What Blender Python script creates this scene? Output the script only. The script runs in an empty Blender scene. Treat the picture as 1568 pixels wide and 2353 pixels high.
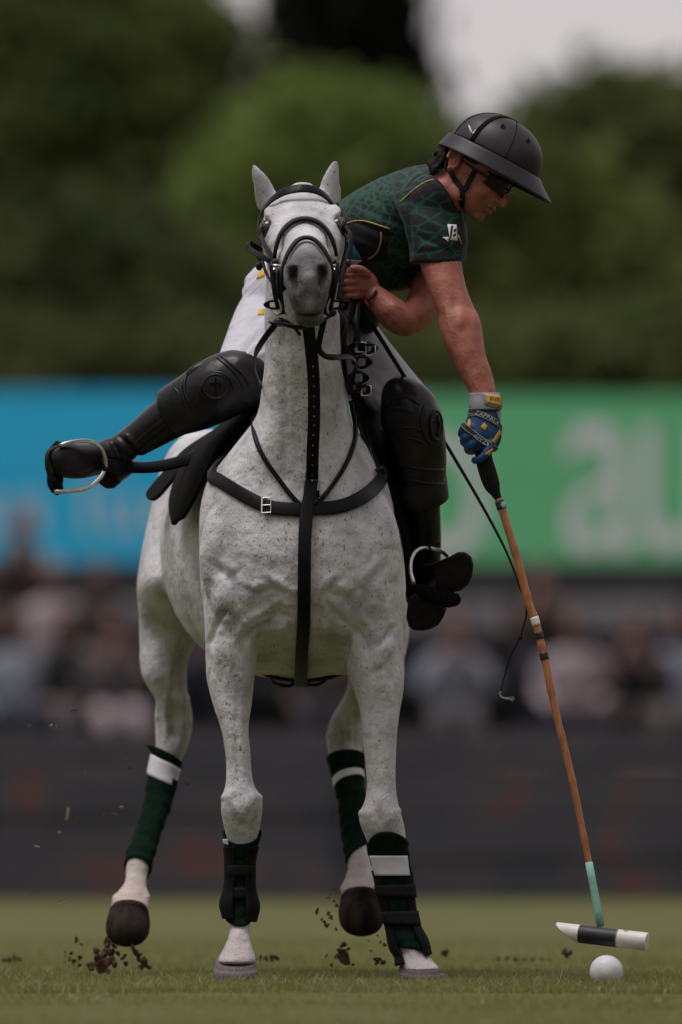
import bpy, bmesh, math, random
import numpy as np
from mathutils import Vector, Matrix
from mathutils.bvhtree import BVHTree

random.seed(7)
rng = np.random.default_rng(7)
R = math.radians
SC = bpy.context.scene
COL = SC.collection

# ------------------------------------------------------------------ camera, sky, sun, exposure
D0, CH = 30.0, 0.456                       # camera distance to the chest plane (y = 0), camera height
cam_data = bpy.data.cameras.new('camera')
cam = bpy.data.objects.new('camera', cam_data)
COL.objects.link(cam)
cam.location = (0.0, -D0, CH)
cam.rotation_euler = (R(90), 0, 0)
cam_data.sensor_fit = 'VERTICAL'
cam_data.sensor_height = 36.0
cam_data.lens = 36.0 * D0 / (2353 / 900.0)
cam_data.shift_y = (1835 - 1176.5) / 2353.0
cam_data.clip_start = 1.0
cam_data.clip_end = 2000.0
cam_data.dof.use_dof = True
cam_data.dof.focus_distance = D0 + 0.0
cam_data.dof.aperture_fstop = (cam_data.lens / 1000.0) / 0.142
SC.camera = cam

SUN_EL, SUN_ROT = R(68), R(260)            # high soft sun behind thin cloud, from the left
world = bpy.data.worlds.new('World')
SC.world = world
world.use_nodes = True
wn, wl = world.node_tree.nodes, world.node_tree.links
wn.clear()
w_out = wn.new('ShaderNodeOutputWorld')
w_sky = wn.new('ShaderNodeTexSky')
w_sky.sky_type = 'NISHITA'
w_sky.sun_disc = False
w_sky.sun_elevation = SUN_EL
w_sky.sun_rotation = SUN_ROT
w_sky.dust_density = 3.0
w_b1 = wn.new('ShaderNodeBackground'); w_b1.inputs['Strength'].default_value = 0.05
w_b2 = wn.new('ShaderNodeBackground')      # even cloud cover over the whole dome
w_b2.inputs['Color'].default_value = (0.80, 0.74, 0.755, 1)
w_b2.inputs['Strength'].default_value = 0.57
w_mix = wn.new('ShaderNodeMixShader'); w_mix.inputs[0].default_value = 0.88
wl.new(w_sky.outputs[0], w_b1.inputs['Color'])
wl.new(w_b1.outputs[0], w_mix.inputs[1])
wl.new(w_b2.outputs[0], w_mix.inputs[2])
wl.new(w_mix.outputs[0], w_out.inputs[0])

sun_data = bpy.data.lights.new('sun', 'SUN')
sun_data.energy = 1.5
sun_data.angle = R(34)
sun_data.color = (1.0, 0.955, 0.92)
sun = bpy.data.objects.new('sun', sun_data)
COL.objects.link(sun)
sun_dir = Vector((-0.26, -0.10, 0.96)).normalized()   # towards the sun
sun.rotation_euler = sun_dir.to_track_quat('Z', 'Y').to_euler()
w_sky.sun_elevation = math.asin(sun_dir.z)
w_sky.sun_rotation = math.atan2(sun_dir.x, sun_dir.y)

SC.view_settings.view_transform = 'Standard'
SC.view_settings.look = 'None'
SC.view_settings.gamma = 1.0
SC.view_settings.use_curve_mapping = False
SC.view_settings.exposure = 0.58

# ------------------------------------------------------------------ helpers
def at(px, py, y=0.0):
    """a measured position in the photograph, taken at depth y, as metres in the place"""
    k = (D0 + y) / D0
    return Vector(((px - 784) / 900.0 * k, y, CH + (1835 - py) / 900.0 * k))

def link(o):
    COL.objects.link(o)
    return o

def tag(o, label=None, cat=None, group=None, kind=None):
    if label: o['label'] = label
    if cat: o['category'] = cat
    if group: o['group'] = group
    if kind: o['kind'] = kind
    return o

def empty(name, loc, label, cat, group=None):
    o = bpy.data.objects.new(name, None)
    o.empty_display_size = 0.1
    link(o)
    o.location = loc
    return tag(o, label, cat, group)

def child(o, parent):
    o.parent = parent
    # all meshes are modelled in world metres; cancel the parent's own place (and its parent's)
    off = Vector((0, 0, 0)); p = parent
    while p is not None:
        off += Vector(p.location); p = p.parent
    o.location = -off + (Vector(o.location) if False else Vector((0, 0, 0)))
    return o

class MB:
    def __init__(self):
        self.v, self.f, self.n = [], [], 0
    def add(self, verts, faces):
        verts = np.asarray(verts, float).reshape(-1, 3)
        self.v.append(verts)
        b = self.n
        self.f.extend([tuple(i + b for i in f) for f in faces])
        self.n += len(verts)
        return self
    def loft(self, rings, cap=True, closed=True):
        rings = np.asarray(rings, float)
        m, N, _ = rings.shape
        f = []
        for i in range(m - 1):
            for j in range(N if closed else N - 1):
                j2 = (j + 1) % N
                f.append((i * N + j, i * N + j2, (i + 1) * N + j2, (i + 1) * N + j))
        v = rings.reshape(-1, 3)
        if cap:
            v = np.vstack([v, rings[0].mean(0), rings[-1].mean(0)])
            a, b = m * N, m * N + 1
            for j in range(N):
                j2 = (j + 1) % N
                f.append((a, j2, j))
                f.append((b, (m - 1) * N + j, (m - 1) * N + j2))
        return self.add(v, f)
    def ball(self, c, r, nu=16, nv=10, M=None):
        c = np.array(c, float); r = np.array(r, float) * np.ones(3)
        v, f = [], []
        for i in range(1, nv):
            t = math.pi * i / nv
            for j in range(nu):
                p = 2 * math.pi * j / nu
                v.append((math.sin(t) * math.cos(p), math.sin(t) * math.sin(p), math.cos(t)))
        v += [(0, 0, 1), (0, 0, -1)]
        v = np.array(v) * r
        if M is not None: v = v @ np.asarray(M, float)      # rows of M are the local axes
        top, bot = (nv - 1) * nu, (nv - 1) * nu + 1
        for i in range(nv - 2):
            for j in range(nu):
                j2 = (j + 1) % nu
                f.append((i * nu + j, (i + 1) * nu + j, (i + 1) * nu + j2, i * nu + j2))
        for j in range(nu):
            j2 = (j + 1) % nu
            f.append((top, j, j2)); f.append((bot, (nv - 2) * nu + j2, (nv - 2) * nu + j))
        return self.add(v + c, f)
    def box(self, c, h, M=None):
        v = np.array([(x, y, z) for x in (-1, 1) for y in (-1, 1) for z in (-1, 1)], float) * np.array(h)
        if M is not None: v = v @ np.asarray(M, float)
        return self.add(v + np.array(c, float), [(0, 1, 3, 2), (4, 6, 7, 5), (0, 4, 5, 1), (2, 3, 7, 6), (0, 2, 6, 4), (1, 5, 7, 3)])
    def mesh(self, name):
        me = bpy.data.meshes.new(name)
        me.from_pydata(np.vstack(self.v).tolist() if self.v else [], [], self.f)
        me.update()
        return me
    def build(self, name, mat, parent=None, smooth=True, bevel=0):
        me = self.mesh(name)
        bm = bmesh.new(); bm.from_mesh(me); bmesh.ops.recalc_face_normals(bm, faces=bm.faces); bm.to_mesh(me); bm.free()
        return obj(name, me, mat, parent, smooth, bevel)

def obj(name, me, mat, parent=None, smooth=True, bevel=0):
    if mat is not None and len(me.materials) == 0: me.materials.append(mat)
    if smooth:
        me.polygons.foreach_set('use_smooth', [True] * len(me.polygons))
    o = link(bpy.data.objects.new(name, me))
    if parent is not None: child(o, parent)
    if bevel:
        b = o.modifiers.new('bevel', 'BEVEL'); b.width = bevel; b.segments = 2; b.limit_method = 'ANGLE'; b.angle_limit = R(40)
        if smooth:
            o.modifiers.new('wn', 'WEIGHTED_NORMAL')
    return o

def cat(rows, n=4):
    """Catmull-Rom through rows (m, ...) with n steps a segment"""
    rows = np.asarray(rows, float); m = len(rows)
    if m < 3:
        t = np.linspace(0, 1, n + 1)
        return np.array([rows[0] * (1 - s) + rows[-1] * s for s in t])
    out = []
    for i in range(m - 1):
        p0, p1, p2, p3 = rows[max(i - 1, 0)], rows[i], rows[i + 1], rows[min(i + 2, m - 1)]
        if i == 0: p0 = 2 * p1 - p2
        if i == m - 2: p3 = 2 * p2 - p1
        for k in range(n):
            t = k / n
            out.append(0.5 * ((2 * p1) + (-p0 + p2) * t + (2 * p0 - 5 * p1 + 4 * p2 - p3) * t * t + (-p0 + 3 * p1 - 3 * p2 + p3) * t ** 3))
    out.append(rows[-1])
    return np.array(out)

def hrings(secs, n=4, N=28, off=0.0, e=2.2):
    """horizontal rings from (x left, x right, y in the picture, depth y, half depth) sections"""
    s = cat(secs, n)
    th = np.linspace(0, 2 * math.pi, N, endpoint=False)
    cx = np.sign(np.cos(th)) * np.abs(np.cos(th)) ** (2 / e); sy = np.sign(np.sin(th)) * np.abs(np.sin(th)) ** (2 / e)
    out = []
    for xl, xr, py, y, b in s:
        c = at((xl + xr) / 2, py, y); a = (xr - xl) / 1800.0 * (D0 + y) / D0 + off
        out.append(np.stack([c.x + a * cx, c.y + (b + off) * sy, np.full(N, c.z)], 1))
    return np.array(out)

def prings(pts, rad, n=4, N=20, side=(0, -1, 0), e=2.0):
    """rings square to a path: pts (m,3), rad (m,2): half size along 'side x tangent' and along 'side'"""
    d = cat(np.hstack([np.asarray(pts, float), np.asarray(rad, float)]), n)
    P, Rr = d[:, :3], np.maximum(d[:, 3:5], 1e-4)
    T = np.gradient(P, axis=0); T /= np.linalg.norm(T, axis=1, keepdims=True) + 1e-12
    side = np.asarray(side, float)
    th = np.linspace(0, 2 * math.pi, N, endpoint=False)
    c = np.sign(np.cos(th)) * np.abs(np.cos(th)) ** (2 / e); s = np.sign(np.sin(th)) * np.abs(np.sin(th)) ** (2 / e)
    out = []
    for p, t, r in zip(P, T, Rr):
        u = np.cross(side, t); u /= np.linalg.norm(u) + 1e-12
        w = np.cross(t, u)
        out.append(p + np.outer(c * r[0], u) + np.outer(s * r[1], w))
    return np.array(out)

def vs(*a):
    return [tuple(at(*p)) for p in a]

def tube(mb, pts, r, n=4, N=10):
    pts = np.asarray(pts, float)
    r = np.broadcast_to(np.asarray(r, float), (len(pts),))
    # parallel-transported frame
    d = cat(np.hstack([pts, r[:, None]]), n) if n > 1 else np.hstack([pts, r[:, None]])
    P = d[:, :3]; rr = d[:, 3]
    T = np.gradient(P, axis=0); T /= np.linalg.norm(T, axis=1, keepdims=True) + 1e-12
    u = np.cross(T[0], (0, 0, 1.0))
    if np.linalg.norm(u) < .1: u = np.cross(T[0], (0, 1.0, 0))
    th = np.linspace(0, 2 * math.pi, N, endpoint=False)
    rings = []
    for p, t, q in zip(P, T, rr):
        u = u - t * np.dot(u, t); u /= np.linalg.norm(u) + 1e-12
        w = np.cross(t, u)
        rings.append(p + q * (np.outer(np.cos(th), u) + np.outer(np.sin(th), w)))
    return mb.loft(rings)

def strap(mb, pts, nor, width, thick, n=3):
    """leather strap: rounded oblong section swept along pts, flat side along nor"""
    pts = np.asarray(pts, float); nor = np.asarray(nor, float)
    if nor.ndim == 1: nor = np.tile(nor, (len(pts), 1))
    w = np.broadcast_to(np.asarray(width, float), (len(pts),))
    d = cat(np.hstack([pts, nor, w[:, None]]), n) if n > 1 else np.hstack([pts, nor, w[:, None]])
    P, Nn, W = d[:, :3], d[:, 3:6], d[:, 6]
    T = np.gradient(P, axis=0); T /= np.linalg.norm(T, axis=1, keepdims=True) + 1e-12
    rings = []
    sec = [(-.5, -.3), (-.42, -.5), (.42, -.5), (.5, -.3), (.5, .3), (.42, .5), (-.42, .5), (-.5, .3)]
    for p, t, nn, ww in zip(P, T, Nn, W):
        s = np.cross(t, nn); s /= np.linalg.norm(s) + 1e-12
        nn = np.cross(s, t)
        rings.append([p + s * (a * ww) + nn * (b * thick) for a, b in sec])
    return mb.loft(rings)

def remeshed(mb, voxel, it=8, fac=0.5):
    me = mb.mesh('tmp')
    bm = bmesh.new(); bm.from_mesh(me); bmesh.ops.recalc_face_normals(bm, faces=bm.faces); bm.to_mesh(me); bm.free()
    o = link(bpy.data.objects.new('tmp', me))
    m = o.modifiers.new('r', 'REMESH'); m.mode = 'VOXEL'; m.voxel_size = voxel; m.adaptivity = 0
    if it:
        s = o.modifiers.new('s', 'SMOOTH'); s.iterations = it; s.factor = fac
    dg = bpy.context.evaluated_depsgraph_get(); dg.update()
    out = bpy.data.meshes.new_from_object(o.evaluated_get(dg))
    bpy.data.objects.remove(o); bpy.data.meshes.remove(me)
    return out

def coords(me):
    a = np.empty(len(me.vertices) * 3, np.float32); me.vertices.foreach_get('co', a)
    return a.reshape(-1, 3).astype(float)
def normals(me):
    a = np.empty(len(me.vertices) * 3, np.float32); me.vertices.foreach_get('normal', a)
    return a.reshape(-1, 3).astype(float)
def set_coords(me, co):
    me.vertices.foreach_set('co', np.asarray(co, np.float32).ravel()); me.update()
def blob(co, c, r):
    d = (co - np.asarray(c, float)) / np.asarray(r, float)
    return np.exp(-2.0 * (d * d).sum(1))
def set_attr(me, name, val):
    a = me.attributes.new(name, 'FLOAT', 'POINT'); a.data.foreach_set('value', np.asarray(val, np.float32))
def bvh(me):
    return BVHTree.FromPolygons([v.co.copy() for v in me.vertices], [tuple(p.vertices) for p in me.polygons])
def onto(tree, px, py, lift=0.004, y_default=None):
    """where the line of sight through (px, py) meets a surface: point lifted off it, and its normal"""
    o = Vector((0, -D0, CH)); d = (at(px, py, 0.0) - o).normalized()
    h, nn, i, dist = tree.ray_cast(o, d)
    if h is None:                                   # just past the edge: take the surface's rim there
        h, nn, i, dist = tree.find_nearest(at(px, py, 0.0 if y_default is None else y_default))
    return np.array(h + nn * lift), np.array(nn)
def onto_path(tree, pts, step=12, lift=0.004, smooth=2):
    """a strap path lying on a surface"""
    p = cat(np.array(pts, float), 8)
    L = np.r_[0, np.cumsum(np.linalg.norm(np.diff(p, axis=0), axis=1))]
    m = max(3, int(L[-1] / step)); q = np.linspace(0, L[-1], m)
    p = np.stack([np.interp(q, L, p[:, 0]), np.interp(q, L, p[:, 1])], 1)
    a = []; yl = None
    first = [tree.ray_cast(Vector((0, -D0, CH)), (at(x, y) - Vector((0, -D0, CH))).normalized())[0] for x, y in p]
    ys = [h.y for h in first if h is not None]
    for (x, y), h in zip(p, first):
        if h is not None: yl = h.y
        a.append(onto(tree, x, y, lift, yl if yl is not None else (ys[0] if ys else 0.0)))
    P = np.array([i[0] for i in a]); Nn = np.array([i[1] for i in a])
    for _ in range(smooth):
        P[1:-1] = P[1:-1] * .5 + (P[:-2] + P[2:]) * .25
        Nn[1:-1] = Nn[1:-1] * .5 + (Nn[:-2] + Nn[2:]) * .25
    return P, Nn / np.linalg.norm(Nn, axis=1, keepdims=True)

# ------------------------------------------------------------------ materials
def nodes(name):
    m = bpy.data.materials.new(name); m.use_nodes = True
    nt = m.node_tree
    return m, nt.nodes, nt.links, nt.nodes['Principled BSDF']
def N_(n, t, **k):
    x = n.new(t)
    for a, b in k.items():
        if a in x.inputs: x.inputs[a].default_value = b
        else: setattr(x, a, b)
    return x
def col4(c): return (c[0], c[1], c[2], 1.0)
def material(name, c1, c2=None, scale=20.0, rough=0.6, bump=0.0, bump_scale=60.0, spec=0.5, metal=0.0, sheen=0.0, coat=0.0, stretch=(1, 1, 1), detail=4.0):
    m, n, l, bs = nodes(name)
    tc = N_(n, 'ShaderNodeTexCoord'); mp = N_(n, 'ShaderNodeMapping'); mp.inputs['Scale'].default_value = stretch
    l.new(tc.outputs['Object'], mp.inputs['Vector'])
    if c2 is not None:
        nz = N_(n, 'ShaderNodeTexNoise', Scale=scale, Detail=detail)
        l.new(mp.outputs[0], nz.inputs['Vector'])
        rp = N_(n, 'ShaderNodeValToRGB'); rp.color_ramp.elements[0].position = .36; rp.color_ramp.elements[1].position = .64
        rp.color_ramp.elements[0].color = col4(c1); rp.color_ramp.elements[1].color = col4(c2)
        l.new(nz.outputs['Fac'], rp.inputs[0]); l.new(rp.outputs[0], bs.inputs['Base Color'])
    else:
        bs.inputs['Base Color'].default_value = col4(c1)
    bs.inputs['Roughness'].default_value = rough
    bs.inputs['Specular IOR Level'].default_value = spec
    bs.inputs['Metallic'].default_value = metal
    if sheen: bs.inputs['Sheen Weight'].default_value = sheen
    if coat: bs.inputs['Coat Weight'].default_value = coat
    if bump:
        nb = N_(n, 'ShaderNodeTexNoise', Scale=bump_scale, Detail=5.0)
        l.new(mp.outputs[0], nb.inputs['Vector'])
        bp = N_(n, 'ShaderNodeBump', Strength=1.0, Distance=bump)
        l.new(nb.outputs['Fac'], bp.inputs['Height']); l.new(bp.outputs[0], bs.inputs['Normal'])
    return m
# ------------------------------------------------------------------ horse
M_ = {}
def coat_material():
    m, n, l, bs = nodes('flea_bitten_grey_coat')
    tc = N_(n, 'ShaderNodeTexCoord')
    def attr(a):
        x = N_(n, 'ShaderNodeAttribute'); x.attribute_name = a; return x.outputs['Fac']
    def math_(op, a, b=None, clamp=False):
        x = N_(n, 'ShaderNodeMath'); x.operation = op; x.use_clamp = clamp
        for i, q in enumerate((a, b)):
            if q is None: continue
            if isinstance(q, (int, float)): x.inputs[i].default_value = q
            else: l.new(q, x.inputs[i])
        return x.outputs[0]
    def mix(f, a, b):
        x = N_(n, 'ShaderNodeMix'); x.data_type = 'RGBA'
        for key, q in ((0, f), (6, a), (7, b)):
            if isinstance(q, (int, float)): x.inputs[key].default_value = q
            elif isinstance(q, tuple): x.inputs[key].default_value = col4(q)
            else: l.new(q, x.inputs[key])
        return x.outputs[2]
    def noise(scale, detail=3.0, vec=None):
        x = N_(n, 'ShaderNodeTexNoise', Scale=scale, Detail=detail); l.new(vec or tc.outputs['Object'], x.inputs['Vector']); return x.outputs['Fac']
    def ramp(v, a, b):
        x = N_(n, 'ShaderNodeMapRange'); x.interpolation_type = 'SMOOTHSTEP'
        x.inputs[1].default_value = a; x.inputs[2].default_value = b; l.new(v, x.inputs[0]); return x.outputs[0]
    base = mix(ramp(noise(9.0, 4), .35, .7), (0.635, 0.627, 0.652), (0.40, 0.396, 0.416))
    base = mix(math_('MULTIPLY', ramp(noise(130.0, 3), .5, .75), .12), base, (0.36, 0.35, 0.36))
    base = mix(math_('MULTIPLY', math_('MULTIPLY', ramp(noise(22.0, 4), .48, .72), ramp(noise(3.2, 2), .42, .62)), .5), base, (0.24, 0.237, 0.252))
    mh = N_(n, 'ShaderNodeMapping'); mh.inputs['Scale'].default_value = (1, 1, .22); mh.inputs['Rotation'].default_value = (.2, .35, 0); l.new(tc.outputs['Object'], mh.inputs['Vector'])
    base = mix(math_('MULTIPLY', ramp(noise(210.0, 3, mh.outputs[0]), .48, .70), .20), base, (0.262, 0.258, 0.272))
    # small elongated flecks, warped so they do not sit in rows
    def flecks(scale, stretch, rmax, dens0, dens1, c_a, c_b, seed):
        mp = N_(n, 'ShaderNodeMapping'); mp.inputs['Scale'].default_value = stretch; mp.inputs['Location'].default_value = (seed, seed * .7, seed * .3)
        mp.inputs['Rotation'].default_value = (0.15, 0.3, 0.2)
        l.new(tc.outputs['Object'], mp.inputs['Vector'])
        wz = N_(n, 'ShaderNodeTexNoise', Scale=35.0, Detail=2.0); l.new(tc.outputs['Object'], wz.inputs['Vector'])
        va = N_(n, 'ShaderNodeVectorMath'); va.operation = 'MULTIPLY_ADD'
        l.new(wz.outputs['Color'], va.inputs[0]); va.inputs[1].default_value = (.02, .02, .02); l.new(mp.outputs[0], va.inputs[2])
        vo = N_(n, 'ShaderNodeTexVoronoi', Scale=scale); l.new(va.outputs[0], vo.inputs['Vector'])
        sp = N_(n, 'ShaderNodeSeparateColor'); l.new(vo.outputs['Color'], sp.inputs[0])
        dens = math_('MULTIPLY', ramp(noise(7.0, 4), .34, .70), dens1 - dens0); dens = math_('ADD', dens, dens0)
        dens = math_('MULTIPLY', dens, attr('speck'))
        present = math_('LESS_THAN', sp.outputs[0], dens)
        rad = math_('MULTIPLY', sp.outputs[1], rmax); rad = math_('ADD', rad, rmax * .35)
        inside = ramp(math_('DIVIDE', vo.outputs['Distance'], rad), 1.0, .62)
        return math_('MULTIPLY', inside, present), mix(sp.outputs[2], c_a, c_b)
    f1, k1 = flecks(150.0, (1.0, 1.0, .60), .34, .08, .88, (0.085, 0.065, 0.065), (0.26, 0.12, 0.095), 0.0)
    f2, k2 = flecks(90.0, (1.0, 1.0, .60), .27, .03, .30, (0.10, 0.055, 0.05), (0.25, 0.10, 0.07), 3.1)
    c = mix(math_('MULTIPLY', f1, .72), base, k1)
    c = mix(math_('MULTIPLY', f2, .75), c, k2)
    gr = math_('MULTIPLY', attr('grime'), ramp(noise(38.0, 5), .28, .62))
    c = mix(math_('MULTIPLY', gr, .75), c, (0.20, 0.165, 0.135))
    c = mix(math_('MULTIPLY', attr('pink'), .55), c, (0.50, 0.36, 0.30))
    dk = math_('MULTIPLY', attr('dark'), math_('ADD', math_('MULTIPLY', noise(60.0, 4), .5), .72), True)
    c = mix(dk, c, (0.055, 0.052, 0.056))
    c = mix(attr('black'), c, (0.010, 0.009, 0.010))
    l.new(c, bs.inputs['Base Color'])
    bs.inputs['Roughness'].default_value = .62
    bs.inputs['Specular IOR Level'].default_value = .28
    bs.inputs['Sheen Weight'].default_value = .10
    mp = N_(n, 'ShaderNodeMapping'); mp.inputs['Scale'].default_value = (1, 1, .3); l.new(tc.outputs['Object'], mp.inputs['Vector'])
    hair = noise(260.0, 4, mp.outputs[0]); mus = noise(30.0, 5)
    bp = N_(n, 'ShaderNodeBump', Strength=1.0, Distance=.0016); l.new(hair, bp.inputs['Height'])
    bp2 = N_(n, 'ShaderNodeBump', Strength=1.0, Distance=.0085); l.new(mus, bp2.inputs['Height']); l.new(bp.outputs[0], bp2.inputs['Normal'])
    l.new(bp2.outputs[0], bs.inputs['Normal'])
    return m

M_['coat'] = coat_material()
M_['hoof'] = material('hoof_horn', (0.008, 0.0065, 0.006), (0.040, 0.029, 0.023), 22, .8, .0016, 90, spec=.08, stretch=(1, 1, .25))
M_['hoof_pale'] = material('hoof_horn_pale', (0.10, 0.078, 0.082), (0.155, 0.125, 0.13), 45, .65, .0012, 90, spec=.2, stretch=(4, 4, .6))
M_['eye'] = material('horse_eye', (0.012, 0.009, 0.008), None, rough=.08, spec=.7)

# leg sections: (x left, x right, y) in the photograph, depth, half depth
LEG_FL = [(468,650,1300,.17,.17),(468,635,1400,.16,.165),(471,605,1470,.15,.145),(473,590,1534,.13,.125),(476,585,1568,.12,.112),(490,579,1623,.10,.092),(508,573,1676,.085,.078),(518,577,1731,.075,.066),(520,579,1768,.07,.06),(518,585,1806,.06,.058),(509,603,1833,.055,.062),(508,603,1866,.055,.062),(515,598,1902,.06,.055),(522,590,1930,.07,.045),(527,578,1970,.075,.038),(527,576,2030,.075,.036),(524,578,2080,.07,.040),(525,577,2112,.06,.042),(528,574,2135,.035,.034),(524,574,2152,.02,.034),(514,581,2178,.0,.040),(499,590,2206,-.015,.050),(496,592,2216,-.02,.05)]
LEG_FR = [(760,925,1300,.17,.17),(765,926,1400,.16,.165),(778,928,1480,.15,.145),(798,931,1545,.13,.122),(813,928,1587,.115,.108),(826,921,1630,.10,.09),(832,913,1690,.085,.078),(840,910,1757,.075,.068),(843,910,1806,.07,.06),(837,915,1844,.06,.06),(825,921,1868,.055,.064),(827,929,1894,.055,.062),(838,933,1920,.06,.055),(848,933,1945,.065,.046),(858,936,1980,.07,.04),(868,940,2015,.07,.037),(877,944,2060,.065,.036),(888,950,2105,.06,.038),(900,960,2145,.05,.042),(913,975,2178,.035,.042),(922,986,2198,.02,.038),(920,1004,2216,.0,.046),(918,1014,2230,-.01,.052)]
LEG_HL = [(430,560,990,1.6,.12),(392,590,1030,1.58,.22),(368,610,1080,1.55,.27),(351,605,1150,1.53,.29),(328,590,1254,1.5,.30),(315,550,1337,1.45,.29),(317,495,1392,1.50,.225),(320,460,1450,1.54,.155),(321,434,1522,1.52,.13),(327,431,1556,1.5,.115),(344,431,1586,1.5,.10),(359,437,1608,1.5,.09),(356,443,1640,1.53,.085),(356,442,1680,1.53,.078),(357,433,1716,1.5,.066),(350,415,1752,1.48,.05),(343,402,1790,1.46,.042),(336,393,1842,1.42,.04),(318,370,1905,1.36,.042),(296,354,1958,1.30,.044),(289,344,1996,1.26,.036),(287,338,2026,1.22,.036),(266,342,2054,1.17,.046),(254,345,2080,1.13,.05),(256,342,2096,1.10,.045)]
LEG_HR = [(690,810,990,1.6,.12),(670,850,1030,1.58,.22),(660,885,1090,1.55,.27),(655,922,1200,1.52,.29),(658,934,1290,1.5,.30),(670,940,1380,1.47,.25),(730,941,1450,1.50,.18),(780,934,1500,1.5,.15),(800,915,1555,1.42,.13),(790,885,1600,1.46,.10),(769,856,1633,1.5,.09),(757,847,1660,1.52,.085),(750,840,1695,1.52,.078),(755,834,1735,1.5,.062),(766,830,1770,1.48,.048),(772,832,1800,1.46,.042),(782,838,1850,1.42,.04),(789,842,1915,1.38,.042),(796,846,1960,1.33,.042),(799,858,1992,1.29,.036),(793,866,2015,1.25,.040),(783,873,2040,1.2,.05),(786,878,2058,1.16,.052),(792,878,2070,1.14,.045)]
COLUMN = [(622,764,500,.03,.10),(615,770,560,.05,.125),(612,777,640,.06,.145),(608,781,720,.06,.155),(608,782,770,.09,.17),(608,787,835,.12,.19),(601,795,890,.16,.21),(592,805,950,.19,.225),(566,815,990,.21,.235),(522,834,1045,.23,.245),(480,866,1100,.24,.255),(464,892,1145,.235,.262),(458,908,1185,.225,.27),(457,920,1235,.21,.275),(458,926,1300,.20,.275),(462,927,1365,.20,.268),(474,925,1425,.235,.25),(500,905,1475,.30,.21),(545,855,1520,.40,.16),(590,800,1552,.48,.10)]

# head frame
HO = np.array(at(690, 428, .06)); HA = np.array((.034, -.940, -.340)); HA /= np.linalg.norm(HA)
HX = np.array((1.0, .03, .035)); HX -= HA * HX.dot(HA); HX /= np.linalg.norm(HX); HN = np.cross(HX, HA); HN *= np.sign(HN[2])
HEAD = np.array([  # s, half width, top, bottom, lower width factor, top squareness
    (-.035,.052,-.035,-.11,1.0,2.0),(0.0,.080,-.004,-.16,.9,2.2),(.06,.098,.004,-.20,.8,2.3),(.13,.105,.006,-.235,.74,2.35),(.20,.106,.006,-.25,.72,2.3),(.26,.099,.006,-.245,.74,2.2),
    (.32,.086,.006,-.222,.8,2.0),(.38,.070,.006,-.195,.85,1.9),(.44,.060,.006,-.178,.86,1.9),(.50,.055,.004,-.172,.88,2.0),(.55,.0565,-.006,-.175,.90,2.1),(.59,.054,-.024,-.175,.90,2.2),(.62,.045,-.046,-.165,.90,2.2),(.637,.028,-.072,-.14,.85,2.0)])
def head_ring(row, N=36, off=0.0):
    s, a, t, b, lw, e = row
    c = b + .60 * (t - b)
    th = np.linspace(0, 2 * math.pi, N, endpoint=False)
    return np.array([head_pt(s, q, off) for q in th])
def head_pt(s, th, off=0.0):
    v = [np.interp(s, HEAD[:, 0], HEAD[:, k]) for k in range(1, 6)]
    a, t, b, lw, e = v
    c = b + .60 * (t - b)
    C, S = math.cos(th), math.sin(th)
    ee = e if S > 0 else 2.2
    x = (a + off) * math.copysign(abs(C) ** (2 / ee), C)
    if S < 0: x *= 1 + (lw - 1) * (-S)
    z = math.copysign(abs(S) ** (2 / ee), S) * ((t - c + off) if S > 0 else (c - b + off)) + c
    return HO + HA * s + HX * x + HN * z

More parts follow.
